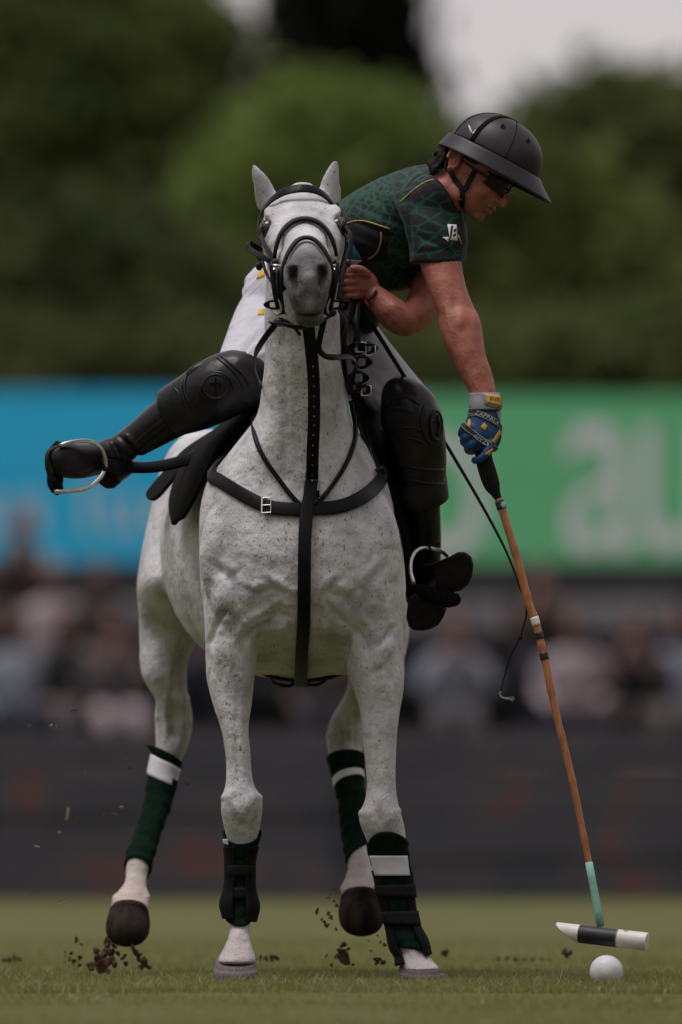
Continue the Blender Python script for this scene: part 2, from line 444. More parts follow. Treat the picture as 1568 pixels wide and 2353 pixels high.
def build_horse():
    mb = MB()
    for leg in (LEG_FL, LEG_FR, LEG_HL, LEG_HR):
        mb.loft(hrings(leg, 4))
    mb.loft(hrings(COLUMN, 4, 40, e=2.25))
    # trunk, ring by ring from the chest to the dock: y, x, z, half width, half height
    trunk = [(.10,-.095,1.10,.17,.20),(.25,-.098,1.14,.235,.315),(.45,-.105,1.13,.245,.368),(.70,-.128,1.125,.288,.358),(.95,-.150,1.12,.318,.345),(1.2,-.168,1.14,.312,.335),(1.45,-.180,1.20,.29,.30),(1.7,-.184,1.23,.25,.255),(1.88,-.186,1.24,.17,.18),(1.95,-.187,1.24,.06,.08)]
    th = np.linspace(0, 2 * math.pi, 36, endpoint=False)
    rings = []
    for y, x, z, a, b in cat(trunk, 4):
        C, S = np.cos(th), np.sin(th)
        w = np.where(S > 0, 1 - .25 * S ** 2, 1.0)          # narrower over the back
        rings.append(np.stack([x + a * w * np.sign(C) * np.abs(C) ** .9, np.full(36, y), z + b * np.sign(S) * np.abs(S) ** .92], 1))
    mb.loft(rings)
    # neck crest up to the withers
    mb.loft(prings([(-.085,.62,1.44),(-.088,.46,1.56),(-.095,.30,1.72),(-.1,.16,1.87),(-.102,.05,1.965)], [(.10,.16),(.085,.16),(.075,.15),(.07,.13),(.06,.10)], side=(0,-.6,.8)))
    # head
    h = cat(HEAD, 3)
    mb.loft([head_ring(r) for r in h])
    # brow ridges, cheeks, nostril rims, lips
    for sx in (-1, 1):
        mb.ball(HO + HA * .165 + HX * sx * .082 + HN * -.018, (.019, .042, .014), M=(HX, HA, HN))
        mb.ball(HO + HA * .565 + HX * sx * .040 + HN * -.060, (.023, .036, .042), M=(HX, HA, HN))
    mb.ball(HO + HA * .605 + HN * -.112 + HX * .002, (.030, .020, .042), M=(HX, HA, HN))            # upper lip
    mb.ball(HO + HA * .575 + HN * -.172 + HX * .002, (.040, .045, .022), M=(HX, HA, HN))            # lower lip and chin
    # ears: hollow-faced leaves
    for base, mid, tip, w in (((618,478,.10), (603,424,.07), (581,378,.05), 1), ((757,470,.10), (761,416,.07), (773,366,.05), -1)):
        b_, m_, t_ = (np.array(at(*q)) for q in (base, mid, tip))
        lo = b_ * .5 + m_ * .5; hi = m_ * .45 + t_ * .55
        mb.loft(prings([b_, lo, m_, hi, t_], [(.030,.024),(.0295,.019),(.0255,.014),(.0175,.010),(.006,.006)], n=5, N=16))
    # muscle and bone
    def lump(px, py, y, r): mb.ball(at(px, py, y), r)
    lump(572, 1372, .035, (.10,.075,.105)); lump(800, 1368, .035, (.10,.075,.105)); lump(640, 1395, .03, (.06,.06,.07)); lump(742, 1395, .03, (.06,.06,.07))          # breast
    lump(515, 1280, .08, (.065,.07,.14)); lump(870, 1280, .08, (.06,.07,.14))             # points of the shoulders
    lump(523, 1500, .06, (.045,.06,.08)); lump(872, 1500, .06, (.05,.06,.08))             # forearm muscle
    me = remeshed(mb, .0065, 14)
    co, no = coords(me), normals(me)
    # --- finer modelling on the surface
    def dent(c, r, amp, d=None):
        w = blob(co, c, r)[:, None]
        co[:] = co + (no if d is None else np.asarray(d, float)) * amp * w
    fronts = no[:, 1] < .2
    H = lambda s, x, z: HO + HA * s + HX * x + HN * z
    for sx in (-1, 1):
        # nostrils: deep commas opening forwards and outwards
        d = (-HA) * .9 + HX * -.25 * sx
        for (s_, x_, z_), r_, am in (((.60, .038, -.044), (.015, .05, .018), .034), ((.60, .036, -.062), (.014, .05, .020), .036), ((.60, .033, -.082), (.013, .05, .019), .034)):
            dent(H(s_, sx * x_, z_), r_, am, d)
        dent(H(.205, sx * .098, -.048), (.022, .03, .022), -.012)                # eye socket
        dent(H(.22, sx * .062, .0), (.03, .05, .03), -.007)                     # hollow above / below the brow
        dent(H(.36, sx * .07, -.05), (.03, .09, .025), -.010)                   # hollow before the cheek
        dent(H(.10, sx * .07, .0), (.025, .04, .03), -.005)
    dent(H(.30, 0, .0), (.03, .10, .02), .004)
    # mouth slit
    m0 = H(.60, 0, -.150); rel = co - m0
    zz = rel @ HN; xx = rel @ HX; ss = rel @ HA
    slit = np.exp(-((zz + .10 * np.abs(xx) - .003) / .0045) ** 2) * (np.abs(xx) < .05) * (ss > -.07)
    co += (-HA)[None] * (slit * .012)[:, None]
    # neck: gullet groove and windpipe, tendons
    for x_, am in ((655, -.010), (742, -.010), (698, .006)):
        for py_ in range(790, 1120, 30):
            dent(at(x_ + (py_ - 950) * .01, py_, .0), (.016, .14, .03), am * .55)
    # breast creases
    for p0, p1, am in (((480, 1478), (512, 1405), -.011), ((512, 1405), (560, 1440), -.006), ((528, 1400), (548, 1480), -.010), ((548, 1480), (590, 1545), -.010),
                       ((600, 1450), (585, 1520), -.008), ((905, 1440), (868, 1485), -.009), ((800, 1460), (790, 1530), -.012), ((650, 1385), (610, 1440), -.008), ((755, 1390), (800, 1440), -.008),
                       ((520, 1330), (560, 1310), -.002), ((700, 1330), (697, 1500), -.010)):
        for t in np.linspace(0, 1, 11):
            h_ = at(p0[0] + (p1[0] - p0[0]) * t, p0[1] + (p1[1] - p0[1]) * t, .0)
            dent(h_, (.0105, .22, .0105), am * .62)
    for (px, py), r_, am in (((575,1350),.03,.005),((545,1325),.022,-.002),((610,1330),.025,.005),((820,1320),.03,.006),((850,1370),.03,-.006),((790,1350),.028,.006),((625,1400),.022,.007),((655,1440),.02,.006),((585,1400),.02,-.006),((770,1400),.022,.006),((640,1490),.016,.006),((565,1475),.02,.006)):
        dent(at(px, py, .0), (r_, .2, r_), am)
    # pectoral masses: ridge with the groove below it, leg folds, hanging folds between the legs
    def ridge_line(pts, am, r_, yy=0.0):
        p = cat(np.array(pts, float), 6)
        for q in p: dent(at(q[0], q[1], yy), (r_, .24, r_), am * .5)
    for pts, am, r_ in (([(540,1478),(552,1445),(580,1418),(615,1402)], .007, .013), ([(558,1500),(570,1468),(596,1444),(622,1432)], -.008, .011),
                        ([(862,1468),(852,1440),(826,1418)], .006, .014), ([(846,1496),(836,1466),(812,1446)], -.007, .012),
                        ([(585,1350),(620,1338),(655,1346),(678,1362)], .006, .011), ([(590,1366),(622,1356),(652,1364)], -.005, .009), ([(612,1398),(640,1382),(672,1392)], .006, .010), ([(640,1412),(668,1420)], -.005, .009),
                        ([(735,1350),(770,1342),(800,1356)], .004, .012), ([(742,1372),(775,1368),(802,1382)], -.004, .011),
                        ([(500,1300),(530,1340),(545,1390),(540,1440)], -.007, .013), ([(885,1300),(858,1340),(846,1390),(852,1440)], -.007, .013),
                        ([(520,1290),(552,1330),(566,1380)], .007, .016), ([(866,1290),(836,1330),(824,1380)], .007, .016),
                        ([(600,1330),(630,1350),(640,1385)], -.006, .010), ([(790,1330),(762,1350),(752,1385)], -.006, .010), ([(618,1322),(650,1340),(662,1372)], .006, .011), ([(772,1322),(744,1340),(734,1372)], .006, .011),
                        ([(560,1352),(590,1366),(600,1392)], -.007, .008), ([(832,1350),(806,1366),(798,1390)], -.007, .008),
                        ([(645,1440),(640,1480),(655,1520)], .007, .009), ([(665,1436),(662,1476),(672,1516)], -.006, .008), ([(745,1440),(752,1480),(740,1520)], .007, .009), ([(728,1436),(730,1476),(722,1516)], -.006, .008),
                        ([(500,1500),(528,1530),(560,1545)], -.005, .010), ([(905,1500),(880,1535),(845,1550)], -.005, .010), ([(520,1470),(530,1520),(522,1570)], .005, .012), ([(884,1470),(872,1520),(878,1570)], .005, .012)):
        ridge_line(pts, am, r_)
    # veins over the shoulder and the inside of the forearm
    for pts, yy in (([(480,1350),(500,1380),(496,1420),(512,1450)], .0), ([(905,1360),(890,1395),(896,1430)], .0), ([(545,1560),(540,1620),(548,1690)], .0), ([(868,1570),(872,1640),(866,1710)], .0), ([(395,1330),(420,1380),(452,1420)], .55), ([(372,1470),(392,1520),(388,1570)], 1.4)):
        p = cat(np.array(pts, float), 10)
        for q in p: dent(at(q[0], q[1], yy), (.0055, .16, .0065), .0012)
    # crumpled skin over working muscle: fractal relief, strongest on the breast
    from mathutils import noise as mn
    k_ = D0 / (D0 + co[:, 1]); ppx = 784 + 900 * co[:, 0] * k_; ppy = 1835 - 900 * (co[:, 2] - CH) * k_
    mask = np.exp(-((ppx - 690) / 240) ** 4) * np.exp(-((ppy - 1400) / 130) ** 4) * (co[:, 1] < .4) * (no[:, 1] < .1)
    mask = np.maximum(mask, .30 * (co[:, 1] < .6) * (ppy > 760) * (ppy < 1700)); mask = np.maximum(mask, .35 * (co[:, 1] > 1.0) * (ppy > 1380) * (ppy < 1720))
    for i in np.nonzero(mask > .03)[0]:
        c_ = co[i]; t = mn.turbulence((c_[0] * 17 + 3, c_[1] * 9, c_[2] * 15), 3, True) - .75
        co[i] += no[i] * (.0046 * mask[i] * t)
    # small random muscle relief over the breast
    for _ in range(70):
        px, py = random.uniform(480, 920), random.uniform(1250, 1540)
        r_ = random.uniform(.008, .020)
        dent(at(px, py, 0), (r_, .2, r_ * random.uniform(.8, 1.8)), random.uniform(-.0046, .0046))
    # hind leg tendon lines, forearm lines
    for x_, y0, y1, yy, am in ((384,1600,1700,1.45,.008),(420,1590,1690,1.45,.006),(400,1560,1700,1.45,-.006),(790,1640,1730,1.44,.006),(815,1620,1720,1.44,-.006),(545,1590,1800,.0,-.004),(870,1600,1830,.0,-.004),(362,1480,1560,1.3,.006)):
        for py_ in np.arange(y0, y1, 18):
            dent(at(x_, py_, yy), (.010, .10, .02), am)
    # tendon grooves down the inner forearm and bony corners of the knees
    for p0, p1, yy, am, r_ in (((574,1590),(572,1690),.0,-.0045,.007),((572,1690),(577,1790),.0,-.004,.006),((842,1600),(848,1700),.0,-.005,.007),((848,1700),(848,1800),.0,-.004,.006),((530,1690),(536,1800),.0,.0025,.007),((895,1700),(893,1810),.0,.0025,.007),
                               ((505,1560),(540,1660),.0,-.003,.009),((900,1560),(880,1660),.0,-.003,.009),((372,1560),(376,1700),1.44,.004,.008),((395,1590),(392,1690),1.44,-.006,.008),((425,1600),(420,1690),1.44,.005,.009),((345,1440),(350,1540),1.3,.004,.012),
                               ((776,1640),(768,1700),1.44,.004,.007),((800,1600),(795,1700),1.44,-.005,.008)):
        for t in np.linspace(0, 1, 14):
            dent(at(p0[0] + (p1[0] - p0[0]) * t, p0[1] + (p1[1] - p0[1]) * t, yy), (r_, .12, r_), am * .6)
    for x_, y_, yy, r_, am in ((514,1832,.03,.009,.005),(598,1832,.03,.009,.006),(830,1868,.03,.009,.006),(918,1862,.03,.009,.005),(556,1822,.0,.016,-.003),(876,1858,.0,.016,-.003),(540,1850,.0,.010,.003),(572,1850,.0,.010,.003),(862,1884,.0,.010,.003),(892,1886,.0,.010,.003),(556,1895,.0,.012,-.003),
                               (441,1600,1.5,.010,.008),(360,1648,1.46,.010,.006),(440,1655,1.46,.012,.005),(753,1690,1.46,.010,.006),(402,1640,1.42,.014,-.006)):
        dent(at(x_, y_, yy), (r_, .08, r_), am)
    # fetlocks and pasterns
    for x_, y_, yy, r_, am in ((262,2060,1.14,.012,.006),(340,2060,1.14,.012,.006),(310,2015,1.2,.008,.004),(300,2040,1.16,.010,-.003),(788,2040,1.16,.012,.005),(868,2040,1.16,.012,.005),(828,2000,1.22,.008,.004),(545,2150,.0,.008,.003),(525,2160,.0,.006,-.003),(565,2165,.0,.006,-.003),(950,2185,.0,.012,.005),(985,2205,.0,.008,.004)):
        dent(at(x_, y_, yy), (r_, .08, r_ * 1.3), am)
    # knees
    for x_, y_ in ((556, 1840), (876, 1878)):
        dent(at(x_, y_ + 25, .0), (.03, .1, .03), .006); dent(at(x_ - 30, y_ - 8, .0), (.014, .08, .02), .004); dent(at(x_ + 30, y_ - 8, .0), (.014, .08, .02), .004)
    # barrel: rib and flank hollows
    for k in range(5):
        dent(at(395 + k * 9, 1340 + k * 18, .75 - .08 * k), (.02, .05, .12), .003)
    set_coords(me, co); no = normals(me)
    # --- coat colour fields
    hs = (co - HO) @ HA; hx = (co - HO) @ HX; hz = (co - HO) @ HN
    on_head = (co[:, 2] > 1.62) & (co[:, 1] < .0)
    dark = np.clip((hs - .455 + .35 * np.clip(-hz - .05, 0, .12)) / .11, 0, 1) * on_head * 1.0
    for sx in (-1, 1):
        dark = np.maximum(dark, blob(co, H(.60, sx * .037, -.063), (.017, .045, .038)) * 1.8 * on_head)
        dark = np.maximum(dark, blob(co, H(.205, sx * .098, -.048), (.028, .035, .026)) * 1.2)
        dark = np.maximum(dark, blob(co, H(.235, sx * .09, -.055), (.03, .05, .03)) * .35)
    dark -= .42 * blob(co, H(.63, .0, -.112), (.024, .06, .036)) * on_head                     # paler upper lip
    for sx in (-1, 1): dark -= .45 * blob(co, H(.575, sx * .056, -.060), (.010, .05, .034)) * on_head   # highlight on the nostril rims, painted into the coat colour
    dark -= .25 * blob(co, H(.60, .0, -.050), (.016, .06, .03)) * on_head  # highlight between the nostrils, also painted as paler skin
    dark = np.maximum(dark, (slit > .4) * on_head * 1.0)
    dark = np.maximum(dark, blob(co, at(820, 1385, 0), (.04, .2, .03)) * .25)
    dark = np.maximum(dark, blob(co, at(560, 1335, 0), (.03, .2, .022)) * .22)
    dark = np.maximum(dark, blob(co, at(583, 1736, .08), (.006, .04, .018)) * 1.3)        # chestnuts
    dark = np.maximum(dark, blob(co, at(842, 1790, .12), (.006, .04, .02)) * 1.3)
    grime = np.zeros(len(co))
    for px, py, yy, r_ in ((556,1868,0,.05),(585,1880,0,.04),(876,1870,0,.045),(385,1690,1.45,.05),(432,1680,1.45,.05),(400,1722,1.45,.03),(800,1690,1.44,.05),(545,2165,0,.02),(795,2040,1.2,.03),(310,2085,1.1,.04)):
        grime = np.maximum(grime, blob(co, at(px, py, yy), (r_, .12, r_)))
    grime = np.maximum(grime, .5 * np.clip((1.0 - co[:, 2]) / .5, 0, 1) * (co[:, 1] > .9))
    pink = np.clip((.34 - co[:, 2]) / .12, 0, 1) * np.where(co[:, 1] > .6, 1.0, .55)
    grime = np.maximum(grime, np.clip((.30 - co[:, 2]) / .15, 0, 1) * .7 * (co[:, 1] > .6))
    speck = np.clip(1.15 - np.clip((co[:, 1] - .7) / .5, 0, .95), 0, 1.0)
    speck *= np.clip((co[:, 2] - .30) / .25, 0, 1) * .75 + .25
    speck *= np.where(on_head & (hs > .40), .25, 1.0)
    speck *= np.where(co[:, 2] > 1.75, .7, 1.0)
    # the long smear of dark flecks on the near forearm
    for k in range(6):
        dark = np.maximum(dark, blob(co, at(498 + k * 11 + random.uniform(-3, 3), 1508 + k * 11, 0), (.007, .2, .006)) * random.uniform(.5, 1.1))
    for px, py in ((720, 488), (738, 497), (768, 945), (775, 935), (770, 958), (660, 955), (875, 1215), (878, 1228)):
        dark = np.maximum(dark, blob(co, at(px, py, 0), (.006, .4, .008)) * .6)
    black = np.zeros(len(co))
    for sx in (-1, 1):
        black = np.maximum(black, blob(co, H(.60, sx * .038, -.050), (.0155, .05, .024)) * 2.2 * on_head); black = np.maximum(black, blob(co, H(.60, sx * .034, -.076), (.0135, .05, .024)) * 2.2 * on_head)
        black = np.maximum(black, blob(co, H(.20, sx * .097, -.044), (.022, .03, .022)) * 1.3)
    black = np.maximum(np.clip(black - .35, 0, 1) / .65, (slit > .35) * on_head * .9)
    set_attr(me, 'black', np.clip(black, 0, 1)); set_attr(me, 'dark', np.clip(dark, 0, 1)); set_attr(me, 'grime', grime); set_attr(me, 'pink', pink); set_attr(me, 'speck', speck)
    return me

horse = empty('horse', (-.1, .8, -.02), 'speckled white polo pony galloping with ears up and green leg wraps', 'horse')
me_horse = build_horse()
horse_body = obj('body', me_horse, M_['coat'], horse)
T_horse = bvh(me_horse)

for sx in (-1, 1):
    c = HO + HA * .210 + HX * sx * .0885 + HN * -.045
    e = MB().ball(c, (.0225, .0225, .0225)).build('eye', M_['eye'], horse)
    # lids
    lid = MB()
    for up in (1, -1):
        arc = []
        for t in np.linspace(-1, 1, 9):
            q = c + HA * (t * .024) + HN * up * (.019 * math.sqrt(max(0, 1 - t * t)) - .001) + HX * sx * (.013 - .008 * t * t)
            arc.append(q)
        tube(lid, arc, [.002, .003, .004, .0042, .0042, .0042, .004, .003, .002], n=2)
    lid.build('eyelid', material('eyelid_skin', (.03, .028, .03), (.07, .066, .068), 50, .6), horse)

def hoof(name, rings, mat):
    r = cat(np.array(rings, float).reshape(len(rings), -1), 3).reshape(-1, len(rings[0]), 3)
    return MB().loft(r).build(name, mat, horse, bevel=0)
def oval(c, a, b, N=28, tilt=0.0, yaw=0.0, e=2.3, dz=0.0):
    th = np.linspace(0, 2 * math.pi, N, endpoint=False)
    x = a * np.sign(np.cos(th)) * np.abs(np.cos(th)) ** (2 / e); y = b * np.sign(np.sin(th)) * np.abs(np.sin(th)) ** (2 / e)
    z = y * math.tan(tilt) + dz * x
    cy, sy = math.cos(yaw), math.sin(yaw)
    return np.stack([c[0] + x * cy - y * sy, c[1] + x * sy + y * cy, c[2] + z], 1)
GZ = -.02
# planted fore hooves: wall flaring to the ground, toe forwards
c = at(541, 2213, -.02)
hoof('hoof', [oval((c.x, c.y, c.z + .004), .050, .050, tilt=.30), oval((c.x, c.y - .004, c.z - .008), .0535, .055, tilt=.30), oval((c.x + .001, c.y - .012, .012), .0575, .062, tilt=.0), oval((c.x + .001, c.y - .016, GZ + .002), .0595, .066)], M_['hoof_pale'])
c = at(966, 2228, -.01)
hoof('hoof', [oval((c.x, c.y, c.z + .008), .050, .050, tilt=.2, yaw=.5, dz=.05), oval((c.x, c.y - .002, c.z - .006), .053, .055, tilt=.2, yaw=.5, dz=.05), oval((c.x + .004, c.y - .008, .006), .0575, .060, yaw=.5), oval((c.x + .006, c.y - .012, GZ + .002), .060, .064, yaw=.5)], M_['hoof_pale'])
# hind hooves in the air, toe down, front of the wall to the camera
def air_hoof(ax, ay, y, tip, w, lean):
    # axis runs from the coronet down to the toe
    p0 = np.array(at(ax, ay, y)); p1 = np.array(at(*tip)); d = p1 - p0; L = np.linalg.norm(d); d /= L
    sx = np.array((1.0, 0, lean)); sx -= d * sx.dot(d); sx /= np.linalg.norm(sx); fr = np.cross(d, sx)
    if fr[1] > 0: fr = -fr
    rings = []
    for t, a, b, o in ((-.10, .78, .95, .0), (.04, .90, 1.0, .002), (.12, .92, 1.0, .0), (.4, 1.0, 1.0, .006), (.66, .965, .86, .012), (.85, .80, .64, .016), (.95, .56, .42, .018), (1.0, .34, .22, .018)):
        th = np.linspace(0, 2 * math.pi, 28, endpoint=False)
        ring = p0 + d * (t * L) + fr * o + np.outer(np.cos(th) * w * a, sx) + np.outer(np.sin(th) * w * .95 * b, fr)
        # the coronet runs lower in front than at the heels
        ring += np.outer(np.sin(th) * (1 - t) * .016, d)
        rings.append(ring)
    return hoof('hoof', rings, M_['hoof'])
air_hoof(297, 2092, 1.10, (292, 2178, 1.02), .0585, .05)
air_hoof(830, 2062, 1.14, (832, 2154, 1.06), .0610, -.02)
# tied-up tail
tl = MB()
tube(tl, [(-.187, 1.90, 1.36), (-.19, 2.0, 1.33), (-.192, 2.05, 1.22), (-.192, 2.05, 1.06), (-.19, 2.04, .95)], [.03, .035, .042, .045, .02], N=14)
tl.build('tail', material('tail_hair', (.30, .29, .29), (.48, .47, .47), 80, .7, stretch=(1, 1, .1)), horse)
# ------------------------------------------------------------------ leather, metal, cloth
M_['leather'] = material('black_leather', (.003, .003, .003), (.0065, .006, .0065), 40, .42, .0006, 220, spec=.14)
M_['leather_soft'] = material('worn_black_leather', (.004, .004, .005), (.018, .017, .019), 12, .33, .0022, 38, spec=.28)
M_['suede'] = material('black_suede', (.003, .003, .003), (.006, .006, .006), 60, .9, .0008, 300, spec=.12)
M_['steel'] = material('worn_steel', (.55, .52, .49), (.70, .68, .65), 60, .28, .0003, 200, metal=1.0)
M_['wrap'] = material('dark_green_bandage', (.0016, .0095, .006), (.003, .017, .0105), 50, .95, .0010, 320, spec=.1)
M_['white_tape'] = material('white_tape', (.60, .58, .66), (.70, .68, .74), 25, .6, .0008, 120)
M_['neoprene'] = material('black_neoprene', (.0035, .0035, .004), (.0065, .0065, .007), 90, .85, .0008, 260, spec=.12)
M_['velcro'] = material('grey_black_webbing', (.007, .007, .008), (.012, .012, .013), 120, .85, .0008, 300, spec=.15)

# ------------------------------------------------------------------ bridle
bridle = empty('bridle', HO, 'black leather bridle with two nosebands on the horse head', 'bridle')
def head_band(name, s_of, t0, t1, width, thick, lift, parent=bridle, mat='leather', n=26):
    P, Nn = [], []
    for th in np.linspace(t0, t1, n):
        s = s_of(th)
        p = head_pt(s, th, lift); q = head_pt(s, th, lift + .01)
        P.append(p); Nn.append((q - p) / np.linalg.norm(q - p))
    mb = MB(); strap(mb, P, Nn, width, thick, n=1)
    return mb.build(name, M_[mat], parent)
pi = math.pi
# browband, flat and broad, with a small cross stitched on
P = [np.array(at(x, y, d)) for x, y, d in ((600,492,.05),(609,476,.0),(628,456,-.04),(655,440,-.065),(690,433,-.075),(722,436,-.065),(748,450,-.04),(765,470,.0),(772,486,.05))]
Nn = [np.array(v) / np.linalg.norm(v) for v in ((-1,-.3,.3),(-.8,-.6,.5),(-.5,-.8,.7),(-.25,-.9,.75),(0,-.9,.75),(.25,-.9,.75),(.5,-.8,.7),(.8,-.6,.5),(1,-.3,.3))]
mb = MB(); strap(mb, P, Nn, [.016,.020,.024,.026,.026,.026,.024,.020,.016], .005, n=4)
bb = mb.build('browband', M_['leather'], bridle)
mb = MB(); c = np.array(at(687, 430, -.083)); mb.box(c, (.0011, .001, .008)); mb.box(c + np.array((0, -.0006, .003)), (.005, .001, .0011)); mb.build('cross_mark', M_['steel'], bb, smooth=False)
head_band('noseband', lambda t: .335 + .055 * math.cos(t) ** 2, .02 * pi, .98 * pi, .021, .009, .010)
head_band('dropped_noseband', lambda t: .490 + .075 * math.cos(t) ** 2, -.06 * pi, 1.06 * pi, .017, .008, .010)
# cheek pieces, buckles
for sx in (-1, 1):
    th = (0.0 if sx > 0 else pi)
    P, Nn = [], []
    for s, t in ((.03, .10), (.10, .02), (.20, -.10), (.30, -.16), (.40, -.16), (.47, -.14)):
        q = t * pi if sx > 0 else pi - t * pi
        p = head_pt(s, q, .010); p2 = head_pt(s, q, .02); P.append(p); Nn.append((p2 - p) / .01)
    mb = MB(); strap(mb, P, Nn, .017, .006, n=4); mb.build('cheek_piece', M_['leather'], bridle)
    # second strap hanging loose off the face, with keepers
    if sx > 0:
        A = vs((790,520,-.12),(804,535,-.16),(806,565,-.2),(797,600,-.24),(786,640,-.3),(778,690,-.33))
        B = vs((786,530,-.10),(800,552,-.14),(800,590,-.2),(783,628,-.26),(768,600,-.3))
        K = ((796,528,-.13),(802,560,-.17),(800,605,-.24),(775,622,-.31))
    else:
        A = vs((601,575,-.1),(572,558,-.14),(574,572,-.17),(598,588,-.24),(622,600,-.28))
        B = vs((600,540,-.14),(607,560,-.2),(620,580,-.26),(632,602,-.30))
        K = ((598,590,-.16),(633,604,-.32),(596,612,-.12))
    mb = MB(); strap(mb, A, (sx * .5, -.8, .2), .014, .004, n=6); mb.build('strap', M_['leather'], bridle)
    mb = MB(); strap(mb, B, (sx * .5, -.8, .2), .012, .004, n=6); mb.build('strap', M_['leather'], bridle)
    for x, y, d in K:
        mb = MB(); mb.ball(at(x, y, d), (.009, .009, .011)); mb.build('buckle', M_['leather_soft'], bridle)
    # gag bit: ring, shank, curb hooks
    bit = MB()
    bx = 637 if sx < 0 else 762
    tube(bit, vs((bx - 8 * sx * -1, 616, -.36), (bx + 2 * sx, 640, -.37), (bx - 2 * sx, 680, -.385), (bx - 10 * sx, 708, -.39), (bx - 4 * sx, 722, -.385), (bx + 10 * sx, 716, -.37)), [.004, .0045, .005, .0045, .004, .004])
    tube(bit, vs((bx - 12 * sx, 612, -.35), (bx + 6 * sx, 610, -.35), (bx + 13 * sx, 617, -.34), (bx + 9 * sx, 660, -.33), (bx + 2 * sx, 700, -.35)), .0035)
    bit.build('bit_shank', M_['steel'], bridle)
    for (x0, y0, x1, y1, w) in ((bx + 2 * sx, 620, bx - 4 * sx, 700, .013), (bx - 9 * sx, 618, bx - 14 * sx, 722, .011), (bx + 14 * sx, 604, bx - 2 * sx, 712, .009)):
        mb = MB(); strap(mb, vs((x0, y0, -.37), ((x0 + x1) / 2 + 3 * sx, (y0 + y1) / 2, -.385), (x1, y1, -.39)), (sx * .3, -.9, .1), w, .005, n=5); mb.build('bit_strap', M_['leather'], bridle)
    # loops at the rein end
    mb = MB()
    ring = [at(bx + (8 * sx) + 16 * math.cos(a), 700 + 9 * math.sin(a), -.37 + .012 * math.sin(a)) for a in np.linspace(0, 1.7 * pi, 12)]
    strap(mb, ring, (0, -.2, 1), .016, .005, n=2); mb.build('rein_loop', M_['leather'], bridle)
    mb = MB(); mb.ball(at(bx - 12 * sx * -1 * -1 + (-6 if sx < 0 else 10), 740 if sx < 0 else 718, -.38), (.016, .012, .012)); mb.build('rein_knot', M_['leather_soft'], bridle)
# curb strap under the chin
mb = MB(); strap(mb, vs((622,742,-.36),(650,745,-.42),(690,752,-.44),(730,742,-.42),(768,722,-.36)), (0,-.6,-.6), .014, .005, n=5); mb.build('curb_strap', M_['leather'], bridle)
mb = MB(); strap(mb, vs((655,735,-.42),(676,752,-.41),(690,770,-.39)), (0,-1,0), .008, .004, n=4); mb.build('strap_end', M_['leather'], bridle)
# reins
reins = empty('reins', at(800, 760, .1), 'two pairs of black leather reins looping from bit to hand', 'reins')
for pts, w in ((((634,745,-.37),(612,772,-.34),(592,805,-.25),(585,840,-.12),(592,868,.02),(603,890,.14)), .0155),
               (((745,735,-.38),(737,770,-.36),(733,800,-.33),(748,818,-.30),(775,821,-.26),(803,820,-.16),(818,834,-.05),(812,862,.05),(800,890,.14)), .0155),
               (((778,712,-.33),(796,740,-.15),(790,790,.0),(792,850,.10),(806,905,.18)), .014),
               (((812,690,.18),(800,730,.12),(789,770,.12),(795,805,.14),(818,815,.16)), .016),
               (((826,695,.18),(820,740,.13),(822,780,.12),(832,810,.12)), .014),
               (((806,695,.18),(808,730,.14),(820,765,.13),(812,800,.13)), .013)):
    mb = MB(); strap(mb, vs(*pts), (.15, -.95, .2), w, .004, n=7); mb.build('rein', M_['leather'], reins)
for x, y, r in ((822,800,17),(848,800,14),(832,832,17),(824,868,18),(838,895,12),(815,890,12)):
    mb = MB()
    ring = [at(x + r * math.cos(a), y + r * .75 * math.sin(a), .1 + .02 * math.sin(a)) for a in np.linspace(0, 2 * pi, 14)]
    strap(mb, ring, (0, -.3, .9), .017, .005, n=2); mb.build('keeper_loop', M_['leather'], reins)
for x, y in ((830, 798), (852, 806), (842, 898)):
    mb = MB(); q = 11
    tube(mb, vs((x - q, y - q, .085), (x + q, y - q, .08), (x + q, y + q, .08), (x - q, y + q, .085), (x - q, y - q, .085)), .0022, n=1, N=6); mb.build('buckle', M_['steel'], reins)

# ------------------------------------------------------------------ martingale and breastplate
bp_root = empty('breastplate', at(710, 1170, -.08), 'black leather breastplate and tiedown strap buckled across the horse chest', 'breastplate')
P, Nn = onto_path(T_horse, [(492,1097),(515,1110),(555,1135),(610,1165),(660,1172),(712,1173)], lift=.006, smooth=4)
side_pts, side_nor = [], []
for yy, zz in ((.56, 1.36), (.46, 1.345), (.37, 1.33), (.28, 1.315), (.20, 1.30)):
    h, nn, i, dist = T_horse.ray_cast(Vector((-1.5, yy, zz)), Vector((1, 0, 0)))
    if h is not None and yy > P[0][1] + .05: side_pts.append(np.array(h + nn * .010)); side_nor.append(np.array(nn))
P = np.vstack([np.array(side_pts), P]); Nn = np.vstack([np.array(side_nor), Nn])
mb = MB(); strap(mb, P, Nn, .035, .006, n=2); mb.build('chest_strap', M_['leather'], bp_root)
P, Nn = onto_path(T_horse, [(608,1168),(660,1174),(712,1173),(770,1170),(815,1155),(850,1130),(872,1104),(884,1080)], lift=.011, smooth=4)
mb = MB(); strap(mb, P, Nn, .036, .006, n=2); mb.build('chest_strap', M_['leather'], bp_root)
for pts in ([(604,868),(590,910),(585,955),(592,1010),(610,1055),(640,1100),(668,1140),(695,1168)], [(806,925),(813,965),(811,1008),(795,1060),(770,1105),(740,1148),(725,1165)]):
    P, Nn = onto_path(T_horse, pts, lift=.008, smooth=4)
    mb = MB(); tube(mb, P, .0062, n=2, N=10); mb.build('neck_strap', M_['leather'], bp_root)
